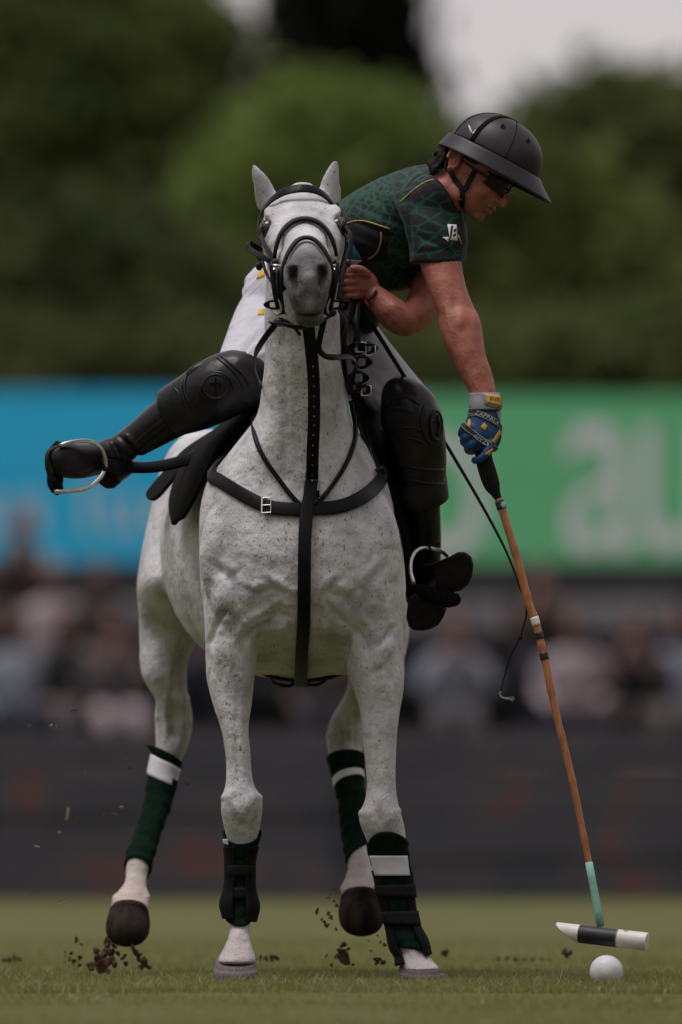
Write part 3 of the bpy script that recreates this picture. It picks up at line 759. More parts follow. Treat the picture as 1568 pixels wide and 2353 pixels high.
# tiedown: noseband to girth
mid, _ = onto(T_horse, 716, 1110, .008); low = [onto(T_horse, x, y, .007)[0] for x, y in ((712,1140),(706,1172),(701,1230),(699,1300),(698,1370),(696,1430),(694,1490),(693,1525),(692,1548),(692,1558))]
top = [np.array(at(708, 742, -.41)), np.array(at(715, 800, -.36)), np.array(at(721, 870, -.29)), np.array(at(722, 960, -.19)), np.array(at(719, 1040, -.12)), mid]
bel = [np.array(at(692, 1576, .48)), np.array(at(692, 1578, .58))]
mb = MB(); strap(mb, np.array(top), (0, -.97, .2), .0315, .005, n=5); td = mb.build('tiedown_strap', M_['leather'], bp_root)
mb = MB(); strap(mb, np.array([mid + np.array((0, -.006, .02))] + [q + np.array((0, -.011, 0)) for q in low] + bel), (0, -1, -.05), .0335, .006, n=5); mb.build('girth_strap', M_['leather'], bp_root)
M_['hole'] = material('hole_metal', (.45, .45, .45), None, rough=.5)
tp = cat(np.array(top), 40)
for py in list(range(845, 1105, 22)):
    z = at(0, py, -.2).z; i = np.argmin(np.abs(tp[:, 2] - z)); p = tp[i] + np.array((0, -.0032, 0))
    MB().ball(p, (.0016, .0012, .0028), 8, 6).build('eyelet', M_['hole'], td)
mb = MB(); c = mid + np.array((0, -.010, -.004))
for dx in (-1, 1): mb.box(c + np.array((dx * .019, 0, -.004)), (.0026, .003, .016))
mb.box(c + np.array((0, 0, .011)), (.021, .003, .0025)); mb.box(c + np.array((0, -.002, .0)), (.0018, .002, .011)); mb.build('buckle', M_['steel'], bp_root, bevel=.001)
kp = MB(); kp.box(mid + np.array((0, -.008, -.030)), (.0195, .006, .009)); kp.build('keeper', M_['leather'], bp_root, bevel=.002)
p, nn = onto(T_horse, 610, 1167, .016)
mb = MB(); t_ = np.array((1, .2, -.1)); t_ -= nn * t_.dot(nn); t_ /= np.linalg.norm(t_); b_ = np.cross(nn, t_); Mx = (t_, nn, b_)
for dz in (-1, 1): mb.box(p + b_ * dz * .0205 + t_ * .006, (.0135, .0022, .0014), Mx)
mb.box(p - t_ * .0055, (.0020, .0024, .0215), Mx); mb.box(p + t_ * .0175, (.0012, .002, .0215), Mx); mb.box(p + t_ * .006 + nn * .001, (.011, .0018, .0014), Mx)
mb.build('buckle', M_['steel'], bp_root, bevel=.001)
# tabs from the chest strap up to the saddle
for pts, d in ((((480,1095,.33),(500,1070,.36),(530,1010,.40),(560,955,.44),(585,915,.48)), .012), (((872,1105,.22),(855,1060,.26),(838,1010,.30),(822,960,.36),(815,925,.42)), .012), (((880,1098,.22),(862,1050,.27),(840,985,.34)), .008)):
    mb = MB(); strap(mb, vs(*pts), (.0, -.95, .3), d, .005, n=5); mb.build('saddle_tab', M_['leather'], bp_root)
mb = MB(); strap(mb, vs((864,1082,.21),(878,1075,.22),(886,1088,.23),(880,1104,.22),(866,1100,.21)), (0,-1,0), .010, .006, n=4); mb.build('ring_loop', M_['leather_soft'], bp_root)

# ------------------------------------------------------------------ saddle, girth, stirrups
saddle = empty('saddle', (-.12, .75, 1.5), 'black leather polo saddle with long flaps on the horse back', 'saddle')
def sheet(name, a, b, thick, mat, parent, n=5, m=6, bulge=0.0):
    A, B = cat(np.array(vs(*a)), n), cat(np.array(vs(*b)), n)
    rings = np.array([A * (1 - t) + B * t + np.array((0, 0, 0)) for t in np.linspace(0, 1, m)])
    t = np.linspace(0, 1, m)[:, None, None]
    rings = rings + np.array((bulge, 0, 0)) * 4 * t * (1 - t)
    mb = MB(); mb.loft(rings, cap=False, closed=False)
    o = mb.build(name, mat, parent)
    s = o.modifiers.new('thick', 'SOLIDIFY'); s.thickness = thick; s.offset = 0
    bv = o.modifiers.new('bevel', 'BEVEL'); bv.width = thick * .4; bv.segments = 2
    return o
sheet('flap', ((600,905,.38),(560,960,.36),(510,1015,.36),(480,1075,.37),(455,1130,.40),(425,1185,.46),(407,1203,.52)), ((580,915,.72),(500,985,.76),(445,1035,.78),(408,1095,.76),(392,1150,.70),(396,1190,.62),(405,1203,.54)), .010, M_['suede'], saddle, bulge=-.01)
sheet('sweat_flap', ((560,955,.80),(500,1000,.82),(450,1045,.84),(405,1095,.85),(366,1140,.86),(350,1149,.88)), ((545,960,.98),(470,1005,.98),(420,1040,.98),(370,1095,.98),(340,1132,.96),(342,1148,.92)), .010, M_['suede'], saddle)
sheet('flap', ((806,900,.38),(842,1000,.36),(880,1090,.36),(908,1160,.37),(926,1240,.40),(934,1320,.45),(936,1372,.50)), ((870,905,.72),(925,1000,.76),(958,1090,.78),(975,1180,.76),(968,1270,.70),(950,1340,.60),(940,1374,.54)), .010, M_['suede'], saddle, bulge=.01)
# seat and pommel
def back_top(y): return 1.50 + .02 * math.sin((y - .5) * 2)
st = []
th = np.linspace(0, 2 * pi, 24, endpoint=False)
for y, w, h, zz in ((.48,.05,.03,1.56),(.55,.10,.05,1.585),(.68,.15,.05,1.555),(.85,.18,.05,1.54),(1.0,.18,.05,1.56),(1.08,.13,.04,1.60),(1.12,.05,.02,1.61)):
    xx = -.10 - .05 * (y - .45)
    st.append(np.stack([xx + w * np.cos(th), np.full(24, y), zz - .45 * (w * np.abs(np.cos(th))) ** 1.5 + h * np.sin(th)], 1))
MB().loft(cat(np.array(st).reshape(len(st), -1), 4).reshape(-1, 24, 3)).build('seat', M_['leather_soft'], saddle)
# girth round the barrel with buckle bars under the brisket
girth = empty('girth', (-.11, .6, .74), 'black girth with open bars under the horse brisket', 'girth')
gp, gn = [], []
for a in np.linspace(-.75 * pi, -.25 * pi, 40) if False else np.linspace(-1.12 * pi, .12 * pi, 44):
    o = Vector((-.107, .47, 1.12)); d = Vector((math.cos(a), 0, math.sin(a)))
    h, nn, i, dist = T_horse.ray_cast(o + d * 1.5, -d)
    if h is None: continue
    if abs(h.x + .107) > .42: h = o + d * .31
    gp.append(np.array(h) + np.array(d) * .007); gn.append(np.array(d))
gp = np.array(gp); gn = np.array(gn)
for _ in range(6): gp[1:-1] = .5 * gp[1:-1] + .25 * (gp[2:] + gp[:-2])
mb = MB(); strap(mb, gp, gn, .07, .008, n=1); mb.build('band', M_['leather'], girth)
for (x0, x1, yb) in ((622, 676, 1571), (706, 760, 1568)):
    mb = MB(); s = 1 if x0 > 690 else -1
    tube(mb, vs((x0, 1560 if s < 0 else 1562, .52), (x0 + 8, yb - 2, .50), ((x0 + x1) / 2, yb + 4, .49), (x1 - 6, yb + 4, .50), (x1, 1562, .52)) if s < 0 else vs((x0, 1563, .52), (x0 + 6, yb + 6, .50), ((x0 + x1) / 2, yb + 4, .49), (x1 - 8, yb - 8, .50), (x1, 1545, .52)), .0045, N=8)
    mb.build('buckle_bar', M_['leather_soft'], girth)

def stirrup(name, label, path, pad, leather, lw, ln):
    root = empty(name, at(*pad[0]), label, 'stirrup', 'stirrups of the polo saddle')
    mb = MB(); P = np.array(vs(*path)); tg = np.gradient(P, axis=0)
    strap(mb, P, np.cross(tg, (0, 1, 0)) , .017, .0105, n=6)
    mb.build('iron', M_['steel'], root)
    # tread with a worn fuzzy black pad
    mb = MB(); mb.loft(prings(vs(*pad), [(.010, .014)] + [(.020, .014)] * (len(pad) - 2) + [(.010, .012)], n=4, N=16)); me = remeshed(mb, .004, 2)
    co, no = coords(me), normals(me); co += no * (rng.random(len(co)) ** 3 * .004)[:, None]; set_coords(me, co)
    obj('tread_pad', me, M_['suede'], root)
    mb = MB(); strap(mb, vs(*leather), ln, lw, .006, n=6); mb.build('stirrup_leather', M_['leather'], root)
    return root
stirrup('stirrup', 'steel stirrup on taut leather around the outstretched boot', ((138,1024,.30),(165,1016,.31),(200,1013,.33),(228,1024,.35),(241,1048,.37),(243,1072,.38),(232,1096,.37),(205,1119,.35),(165,1128,.32),(128,1130,.30)),
        ((136,1018,.335),(128,1045,.345),(126,1080,.345),(128,1112,.335),(136,1134,.33)),
        ((236,1068,.37),(290,1073,.42),(345,1074,.50),(402,1064,.58),(450,1047,.64),(500,1012,.70),(560,960,.72),(610,905,.72)), .034, (-.2, -.95, .25))
stirrup('stirrup', 'steel stirrup under boot sole beside the horse shoulder', ((952,1342,.44),(944,1316,.45),(945,1288,.46),(957,1266,.47),(976,1259,.48),(1000,1262,.48),(1020,1270,.47),(1036,1284,.45)),
        ((946,1352,.42),(972,1362,.385),(1005,1372,.37),(1035,1378,.365),(1056,1376,.37)),
        ((1000,1258,.48),(978,1220,.48),(955,1160,.47),(925,1095,.46),(890,1030,.47),(850,970,.50),(815,920,.55)), .034, (.35, -.9, .2))

# ------------------------------------------------------------------ leg wraps and tendon boots
def leg_at(leg, py):
    s = cat(leg, 10); return np.array([np.interp(py, s[:, 2], s[:, k]) for k in (0, 1, 3, 4)])
def sleeve(name, leg, top, bot, off, parent, mat, nt=40, N=40, ridge=0.0, turns=6, t0=0.0, t1=2 * pi, solid=0.0, flare=None):
    full = abs(t1 - t0 - 2 * pi) < 1e-6
    th = np.linspace(t0, t1, N, endpoint=not full)
    tab = cat(leg, 10); rings = []
    for t in np.linspace(0, 1, nt):
        ring = []
        for q in th:
            py = top(q) * (1 - t) + bot(q) * t
            xl, xr, y, b = [np.interp(py, tab[:, 2], tab[:, k]) for k in (0, 1, 3, 4)]
            o = off + (flare(t, q) if flare else 0.0)
            if ridge:
                u = (t * turns + q / (2 * pi) + .15 * math.sin(q * 2 + t * 9)) % 1.0; o += ridge * (u ** 1.5)
            c = at((xl + xr) / 2, py, y); a = (xr - xl) / 1800.0 * (D0 + y) / D0 + o
            C, S = math.cos(q), math.sin(q)
            ring.append((c.x + a * math.copysign(abs(C) ** .91, C), c.y + (b + o) * math.copysign(abs(S) ** .91, S), c.z))
        rings.append(ring)
    mb = MB(); mb.loft(np.array(rings), cap=False, closed=full)
    o_ = mb.build(name, M_[mat], parent)
    s = o_.modifiers.new('thick', 'SOLIDIFY'); s.thickness = solid or .004; s.offset = -1 if full else 1
    return o_
def wrap_root(c, label):
    return empty('leg_wrap', c, label, 'leg wrap', 'dark green leg wraps on the horse')
w = wrap_root(at(330, 1850, 1.4), 'dark green bandage with white tape on the hind leg farthest left')
sleeve('bandage', LEG_HL, lambda q: 1740 + 22 * math.cos(q) + 8 * math.sin(q), lambda q: 1996 + 10 * math.cos(q) + 26 * math.sin(q), .004, w, 'wrap', ridge=.0045, turns=7)
sleeve('top_fold', LEG_HL, lambda q: 1734 + 21 * math.cos(q) + 4 * math.sin(q), lambda q: 1752 + 22 * math.cos(q), .0075, w, 'wrap', nt=8, flare=lambda t, q: .018 * (1 - t) * max(0, -math.cos(q)) ** 3)
sleeve('tape', LEG_HL, lambda q: 1750 + 18 * math.cos(q), lambda q: 1794 + 16 * math.cos(q), .0085, w, 'white_tape', nt=8, t0=.84 * pi, t1=1.98 * pi, solid=.001)
sleeve('bandage_tail', LEG_HL, lambda q: 1775 + 20 * math.cos(q), lambda q: 1810 + 8 * math.cos(q), .010, w, 'wrap', nt=6, t0=1.72 * pi, t1=2.1 * pi, solid=.001)
w = wrap_root(at(810, 1850, 1.4), 'dark green bandage with white stripe on the hind leg between the forelegs')
sleeve('bandage', LEG_HR, lambda q: 1748 - 4 * math.cos(q) + 22 * math.sin(q), lambda q: 1962 - 20 * math.cos(q) + 12 * math.sin(q), .004, w, 'wrap', ridge=.0045, turns=7)
sleeve('top_fold', LEG_HR, lambda q: 1746 - 3 * math.cos(q) + 24 * math.sin(q), lambda q: 1776 - 3 * math.cos(q) + 20 * math.sin(q), .0095, w, 'wrap', nt=8)
sleeve('tape', LEG_HR, lambda q: 1786 - 10 * math.cos(q) + 20 * math.sin(q), lambda q: 1802 - 12 * math.cos(q) + 20 * math.sin(q), .0085, w, 'white_tape', nt=6, solid=.001)
w = wrap_root(at(552, 2010, .06), 'dark green bandage under a black boot on the left foreleg')
sleeve('bandage', LEG_FL, lambda q: 1922 - 20 * math.sin(q), lambda q: 2112 - 14 * math.sin(q), .005, w, 'wrap', ridge=.004, turns=5)
sleeve('top_fold', LEG_FL, lambda q: 1918 - 22 * math.sin(q), lambda q: 1950 - 22 * math.sin(q), .009, w, 'wrap', nt=8)
sleeve('tape', LEG_FL, lambda q: 1928, lambda q: 1952 + 14 * math.cos(q), .0100, w, 'white_tape', nt=6, t0=.86 * pi, t1=1.25 * pi, solid=.001)
w = wrap_root(at(900, 2050, .06), 'dark green bandage with white tape patch on the right foreleg')
sleeve('bandage', LEG_FR, lambda q: 1946 - 6 * math.cos(q) + 34 * max(0, -math.sin(q)) ** 1.5 * -1, lambda q: 2184 + 5 * math.cos(q) + 6 * math.sin(q), .006, w, 'wrap', ridge=.0035, turns=8)
sleeve('tape', LEG_FR, lambda q: 1966, lambda q: 2012, .0115, w, 'white_tape', nt=10, t0=1.16 * pi, t1=1.80 * pi, solid=.001)
def boot_root(c, label): return empty('tendon_boot', c, label, 'tendon boot', 'black tendon boots on the forelegs')
b = boot_root(at(552, 2050, .06), 'black tendon boot flaring over the left fore fetlock')
fl = lambda t, q: .001 + .009 * np.exp(-((t - .80) / .16) ** 2)
sleeve('shell', LEG_FL, lambda q: 1945, lambda q: 2114 + 4 * math.cos(q), .009, b, 'neoprene', t0=-.40 * pi, t1=1.40 * pi, flare=fl, solid=.004)
for y0, y1 in ((1988, 2012), (2040, 2064)):
    sleeve('strap', LEG_FL, lambda q, y0=y0: y0, lambda q, y1=y1: y1, .0125, b, 'velcro', nt=5, t0=1.22 * pi, t1=1.80 * pi, solid=.002)
b = boot_root(at(910, 2080, .06), 'black strapped tendon boot over the right fore fetlock')
fl = lambda t, q: .001 + .010 * np.exp(-((t - .82) / .14) ** 2)
sleeve('shell', LEG_FR, lambda q: 2000, lambda q: 2206 - 14 * math.cos(q), .007, b, 'neoprene', t0=-.32 * pi, t1=1.30 * pi, flare=fl, solid=.004)
for y0, y1 in ((2033, 2060), (2094, 2124)):
    sleeve('strap', LEG_FR, lambda q, y0=y0: y0 - 2 * math.cos(q), lambda q, y1=y1: y1 + 2 * math.cos(q), .0150, b, 'velcro', nt=5, t0=1.12 * pi, t1=1.92 * pi, solid=.0025)
sleeve('flap_edge', LEG_FR, lambda q: 2012, lambda q: 2170, .0125, b, 'neoprene', t0=1.06 * pi, t1=1.34 * pi, solid=.002)
# ------------------------------------------------------------------ rider
def px_of(co):
    k = D0 / (D0 + co[:, 1])
    return 784 + 900 * co[:, 0] * k, 1835 - 900 * (co[:, 2] - CH) * k
M_['skin'] = material('tanned_skin', (.255, .080, .055), (.36, .130, .092), 34, .50, .0014, 130, spec=.32, detail=8.0)
M_['skin'].node_tree.nodes['Principled BSDF'].inputs['Subsurface Weight'].default_value = .08
M_['skin'].node_tree.nodes['Principled BSDF'].inputs['Subsurface Radius'].default_value = (.012, .005, .003)
M_['breeches'] = material('white_breeches', (.50, .49, .56), (.56, .55, .62), 30, .75, .0009, 260, spec=.25)
M_['yellow'] = material('yellow_cloth', (.62, .36, .02), (.70, .43, .03), 60, .7)
M_['hair'] = material('dark_brown_hair', (.006, .004, .003), (.014, .009, .006), 90, .6, .001, 200, spec=.15)
M_['gold'] = material('gold_piping', (.33, .22, .05), (.40, .28, .08), 90, .5)
M_['black_cloth'] = material('black_cloth', (.006, .006, .008), (.010, .010, .013), 60, .8, .0008, 300, spec=.2)
M_['print_white'] = material('white_print', (.62, .60, .66), None, rough=.6)
M_['helmet'] = material('matt_black_helmet', (.014, .0135, .016), (.019, .018, .022), 14, .45, .0003, 300, spec=.35)
M_['lens'] = material('dark_lens', (.004, .004, .005), None, rough=.15, spec=.3)

rider = empty('person', at(700, 700, .72), 'rider in dark green scaled shirt and black helmet leaning out with a mallet', 'person')

# head frame: f forwards, u up, s to his right (towards the camera)
F = np.array((.80, -.36, -.50)); F /= np.linalg.norm(F)
U = np.array((.53, .0, .85)); U -= F * U.dot(F); U /= np.linalg.norm(U)
S_ = np.cross(F, U)
HC = np.array(at(1097, 407, .10))
L_ = lambda f, s, u: HC + F * f + S_ * s + U * u
HF = (F, S_, U)

ARM_R = [(925,1045,470,.13,.060),(938,1058,520,.10,.058),(952,1062,570,.08,.054),(962,1061,602,.06,.050),(981,1071,656,.03,.049),(997,1086,698,.01,.050),(1007,1103,732,-.01,.053),(1013,1110,768,-.025,.052),(1032,1117,815,-.045,.046),(1055,1132,860,-.06,.039),(1078,1140,900,-.075,.033),(1085,1145,935,-.085,.032)]
def torso(off):
    c = [(640,715,.74),(700,665,.69),(760,612,.60),(830,565,.50),(890,530,.41),(945,500,.33),(985,470,.27),(1015,450,.23)]
    r = [(.115,.165),(.125,.165),(.118,.155),(.120,.165),(.126,.178),(.122,.185),(.095,.150),(.060,.080)]
    return prings(vs(*c), [(a + off, b + off) for a, b in r], n=5, N=36, side=(0, -1, 0), e=2.2)
THIGH_R = (vs((665,690,.74),(625,735,.66),(592,790,.54),(560,845,.42),(545,868,.38)), [(.10,.105),(.097,.10),(.085,.088),(.072,.075),(.066,.068)])
THIGH_L = (vs((720,700,.74),(775,765,.66),(835,830,.56),(900,895,.46),(938,930,.42)), [(.10,.105),(.096,.10),(.085,.088),(.073,.075),(.066,.068)])

def build_body():
    mb = MB()
    mb.loft(torso(-.012))
    mb.loft(hrings(ARM_R, 5, 24))
    # left arm, elbow bent, fist on the reins
    mb.loft(prings(vs((1005,545,.40),(1000,610,.36),(985,668,.30),(958,722,.23),(930,738,.20),(905,722,.20),(880,697,.21),(858,676,.22)), [(.058,.055),(.055,.053),(.048,.048),(.041,.043),(.039,.042),(.042,.043),(.035,.035),(.028,.031)], n=5, N=20))
    mb.ball(at(945,738,.21), (.034,.036,.032))
    # fist
    mb.ball(at(838,655,.22), (.038,.028,.037))
    for k, (py, r, ln) in enumerate(((632,.0110,1.0),(649,.0115,1.06),(666,.0112,1.0),(681,.0100,.88))):
        a = (822, py - 3); kx = 797 - 4 * math.sin((k + .6) * .9)
        tube(mb, vs((a[0] + 6, a[1], .205), (kx + 8, py - 2, .180), (kx, py, .178), (kx - 6, py + 3, .192), (kx - 2, py + 6, .215), (kx + 14, py + 7, .225)), [r * 1.1, r * 1.08, r, r * .96, r * .9, r * .8], n=4, N=10)
    tube(mb, vs((846,634,.20),(828,620,.185),(808,618,.18),(792,624,.185)), [.014,.0125,.011,.009], n=4, N=10)     # thumb over the top
    # legs inside the breeches
    mb.loft(prings(*[THIGH_R[0], [(a - .012, b - .012) for a, b in THIGH_R[1]]], n=5))
    mb.loft(prings(*[THIGH_L[0], [(a - .012, b - .012) for a, b in THIGH_L[1]]], n=5))
    mb.loft(prings(vs((545,868,.38),(430,935,.42),(330,995,.46),(262,1040,.48)), [(.055,.055),(.052,.052),(.042,.042),(.032,.032)], n=4))
    mb.loft(prings(vs((938,930,.42),(955,1050,.455),(968,1180,.49),(976,1280,.535)), [(.050,.050),(.046,.046),(.036,.036),(.030,.030)], n=4))
    # neck
    mb.loft(prings([at(1000,470,.25), L_(-.060,0,-.105), L_(-.035,0,-.055), L_(-.02,0,.0)], [(.075,.08),(.060,.062),(.058,.060),(.06,.06)], n=5))
    # skull, jaw, face
    mb.ball(L_(-.012,0,.030), (.095,.074,.088), M=HF)
    mb.loft([L_(0,0,0) + np.outer(np.cos(t) * a, F) + np.outer(np.sin(t) * b, S_) + F * f0 + U * u0 for (f0, u0, a, b) in cat([(.010,.045,.078,.068),(.012,.010,.078,.066),(.016,-.025,.068,.060),(.022,-.055,.055,.050),(.032,-.080,.036,.034),(.040,-.094,.018,.018)], 4) for t in [np.linspace(0, 2 * pi, 28, endpoint=False)]])
    mb.ball(L_(.058,0,-.084), (.018,.022,.015), M=HF)                                   # chin
    mb.ball(L_(.074,0,.022), (.016,.048,.012), M=HF)                                    # brow
    tube(mb, [L_(.080,0,.012), L_(.094,0,-.008), L_(.101,0,-.024), L_(.092,0,-.030)], [.008,.009,.0100,.007], n=4, N=12)   # nose
    for s in (-1, 1):
        mb.ball(L_(.089, s * .010, -.026), (.008,.006,.006), M=HF)
        mb.ball(L_(.052, s * .040, -.020), (.024,.018,.024), M=HF)                       # cheekbone
        mb.ball(L_(-.005, s * .052, -.062), (.030,.012,.022), M=HF)                      # jaw angle
    mb.ball(L_(.080,0,-.0485), (.011,.022,.0065), M=HF); mb.ball(L_(.076,0,-.0600), (.011,.020,.0065), M=HF)   # lips
    me = remeshed(mb, .0036, 5)
    co, no = coords(me), normals(me)
    def dent(c, r, amp):
        co[:] = co + no * (amp * blob(co, c, r))[:, None]
    # gaps between the fingers, knuckles, tendons of the rein hand
    for py_ in (640, 658, 674):
        for x_ in range(786, 818, 4): dent(at(x_, py_ + (x_ - 786) * -.05, .18), (.005, .06, .0035), -.0040)
    for py_ in (630, 648, 665, 680): dent(at(812, py_, .18), (.007, .06, .006), .0035)
    for py_ in (636, 654, 670):
        for x_ in range(820, 850, 5): dent(at(x_, py_ + 1, .18), (.006, .06, .004), -.0014)
    for x_ in range(800, 840, 5): dent(at(x_, 627, .17), (.006, .05, .003), -.004)
    # veins on the mallet arm
    for p0, p1 in (((1040,760),(1068,850)),((1068,850),(1100,900)),((1085,740),(1098,820)),((1020,700),(1035,760)),((1040,760),(1080,790)),((885,715),(915,745)),((900,700),(935,712))):
        for t in np.linspace(0, 1, 12): dent(at(p0[0] + (p1[0] - p0[0]) * t, p0[1] + (p1[1] - p0[1]) * t, -.06 if p0[0] > 960 else .16), (.0035, .08, .0045), .0011)
    # muscle, tendon and knuckle relief
    for x, y, r, am in ((1035,640,.030,.003),(1012,722,.013,-.004),(1060,735,.02,.004),(1045,700,.02,-.003),(1075,800,.02,.003),(1060,760,.012,-.003),(1100,860,.012,.002),(1090,850,.008,-.002)):
        dent(at(x, y, -.05), (r, .1, r * 1.6), am)
    for x, y, r, am in ((905,705,.02,.003),(935,765,.02,.003),(890,730,.02,-.002)):
        dent(at(x, y, .16), (r, .1, r), am)
    rel = co - L_(.078, 0, -.0545)
    slit = np.exp(-((rel @ U) / .0032) ** 2) * (np.abs(rel @ S_) < .022) * ((rel @ F) > -.012) * ((rel @ F) < .03)
    co -= no * (slit * .004)[:, None]
    for s in (-1, 1):
        dent(L_(.072, s * .030, .004), (.014,.012,.010), -.006)
    set_coords(me, co)
    set_attr(me, 'stub', np.clip(blob(co, L_(.05, 0, -.075), (.05, .06, .035)) * 1.3, 0, 1) * .55 + slit * .5)
    return me
# a little beard shadow and lip colour in the skin itself
def skin_nodes():
    m = M_['skin']; n, l = m.node_tree.nodes, m.node_tree.links
    bs = n['Principled BSDF']; src = bs.inputs['Base Color'].links[0].from_socket
    a = N_(n, 'ShaderNodeAttribute'); a.attribute_name = 'stub'
    x = N_(n, 'ShaderNodeMix'); x.data_type = 'RGBA'
    l.new(a.outputs['Fac'], x.inputs[0]); l.new(src, x.inputs[6]); x.inputs[7].default_value = (.115, .055, .042, 1)
    l.new(x.outputs[2], bs.inputs['Base Color'])
skin_nodes()
me_body = build_body()
obj('body', me_body, M_['skin'], rider)
T_body = bvh(me_body)
# ear: rim, bowl and lobe
mb = MB(); ec = L_(-.050, .074, .006)
for a0, sc, r in ((-.2, 1.0, .0052),):
    rim = [ec + F * (.0145 * sc * math.cos(a) - .004 * math.sin(a)) + U * (.026 * sc * math.sin(a)) + S_ * (.010 * (1 if math.cos(a) < 0 else .2)) for a in np.linspace(-.55 * pi, 1.1 * pi, 18)]
    tube(mb, rim, r, n=2, N=8)
mb.ball(ec + S_ * -.004, (.014, .006, .026), M=HF); mb.ball(ec + U * -.027 + F * .004 + S_ * .002, (.008, .005, .008), M=HF); mb.ball(ec + F * .006 + U * -.004 + S_ * .006, (.005, .004, .012), M=HF)
obj('ear', remeshed(mb, .0025, 2), M_['skin'], rider)
# hair: locks under the back of the helmet and before the ear
mb = MB(); random.seed(3)
for _ in range(90):
    f, s, u = random.uniform(-.125, -.065), random.choice((1, 1, 1, -1)) * random.uniform(.0, .074), random.uniform(-.030, .045)
    rr = math.hypot((f + .012) / .105, s / .080)
    f, s = -.012 + (f + .012) / max(rr, .6) * 1.0, s / max(rr, .6)
    p = L_(f, s, u); q = p + F * random.uniform(-.014, .006) - U * random.uniform(.014, .028) + S_ * random.uniform(-.006, .006)
    tube(mb, [p, (p + q) / 2 - F * .006, q], [.006, .007, .003], n=2, N=7)
mb.ball(L_(-.012, .066, .036), (.030, .010, .022), M=HF); mb.ball(L_(-.012, -.066, .036), (.030, .010, .022), M=HF)
obj('hair', remeshed(mb, .0035, 1), M_['hair'], rider)

# ------------------------------------------------------------------ shirt
def shirt_material():
    m, n, l, bs = nodes('scale_print_shirt')
    tc = N_(n, 'ShaderNodeTexCoord')
    def vor(scale, st, feature):
        mp = N_(n, 'ShaderNodeMapping'); mp.inputs['Scale'].default_value = st; mp.inputs['Rotation'].default_value = (0, R(-28), 0)
        wz = N_(n, 'ShaderNodeTexNoise', Scale=14.0, Detail=2.0); l.new(tc.outputs['Object'], wz.inputs['Vector'])
        va = N_(n, 'ShaderNodeVectorMath'); va.operation = 'MULTIPLY_ADD'; va.inputs[1].default_value = (.03, .03, .03)
        l.new(wz.outputs['Color'], va.inputs[0]); l.new(tc.outputs['Object'], va.inputs[2]); l.new(va.outputs[0], mp.inputs['Vector'])
        v = N_(n, 'ShaderNodeTexVoronoi', Scale=scale, Randomness=.6); v.feature = feature; l.new(mp.outputs[0], v.inputs['Vector'])
        return v.outputs['Distance']
    def rng_(v, a, b):
        x = N_(n, 'ShaderNodeMapRange'); x.interpolation_type = 'SMOOTHSTEP'; x.inputs[1].default_value = a; x.inputs[2].default_value = b; l.new(v, x.inputs[0]); return x.outputs[0]
    small = rng_(vor(50.0, (1, .35, 1.2), 'DISTANCE_TO_EDGE'), .19, .09)
    big = rng_(vor(25.0, (.8, .3, 1.5), 'DISTANCE_TO_EDGE'), .11, .045)
    def attr(a):
        x = N_(n, 'ShaderNodeAttribute'); x.attribute_name = a; return x.outputs['Fac']
    def mix(f, a, b, rgba=True):
        x = N_(n, 'ShaderNodeMix'); x.data_type = 'RGBA'
        for key, q in ((0, f), (6, a), (7, b)):
            if isinstance(q, tuple): x.inputs[key].default_value = col4(q)
            elif isinstance(q, (int, float)): x.inputs[key].default_value = q
            else: l.new(q, x.inputs[key])
        return x.outputs[2]
    pat = mix(attr('sleeve'), small, big)
    nz = N_(n, 'ShaderNodeTexNoise', Scale=9.0, Detail=3.0); l.new(tc.outputs['Object'], nz.inputs['Vector'])
    green = mix(nz.outputs['Fac'], (.003, .040, .023), (.006, .068, .040))
    c = mix(pat, (.0045, .009, .010), green)
    c = mix(attr('panel'), c, (.005, .0048, .007))
    l.new(c, bs.inputs['Base Color'])
    bs.inputs['Roughness'].default_value = .72; bs.inputs['Specular IOR Level'].default_value = .25; bs.inputs['Sheen Weight'].default_value = .05
    bn = N_(n, 'ShaderNodeTexNoise', Scale=320.0, Detail=2.0); l.new(tc.outputs['Object'], bn.inputs['Vector'])
    bp = N_(n, 'ShaderNodeBump', Strength=1.0, Distance=.0006); l.new(bn.outputs['Fac'], bp.inputs['Height']); l.new(bp.outputs[0], bs.inputs['Normal'])
    return m
M_['shirt'] = shirt_material()
SLEEVE_R = [(905,1035,440,.16,.075),(912,1058,475,.13,.076),(925,1070,515,.10,.076),(934,1074,550,.085,.072),(939,1068,580,.075,.066),(942,1062,606,.065,.061)]
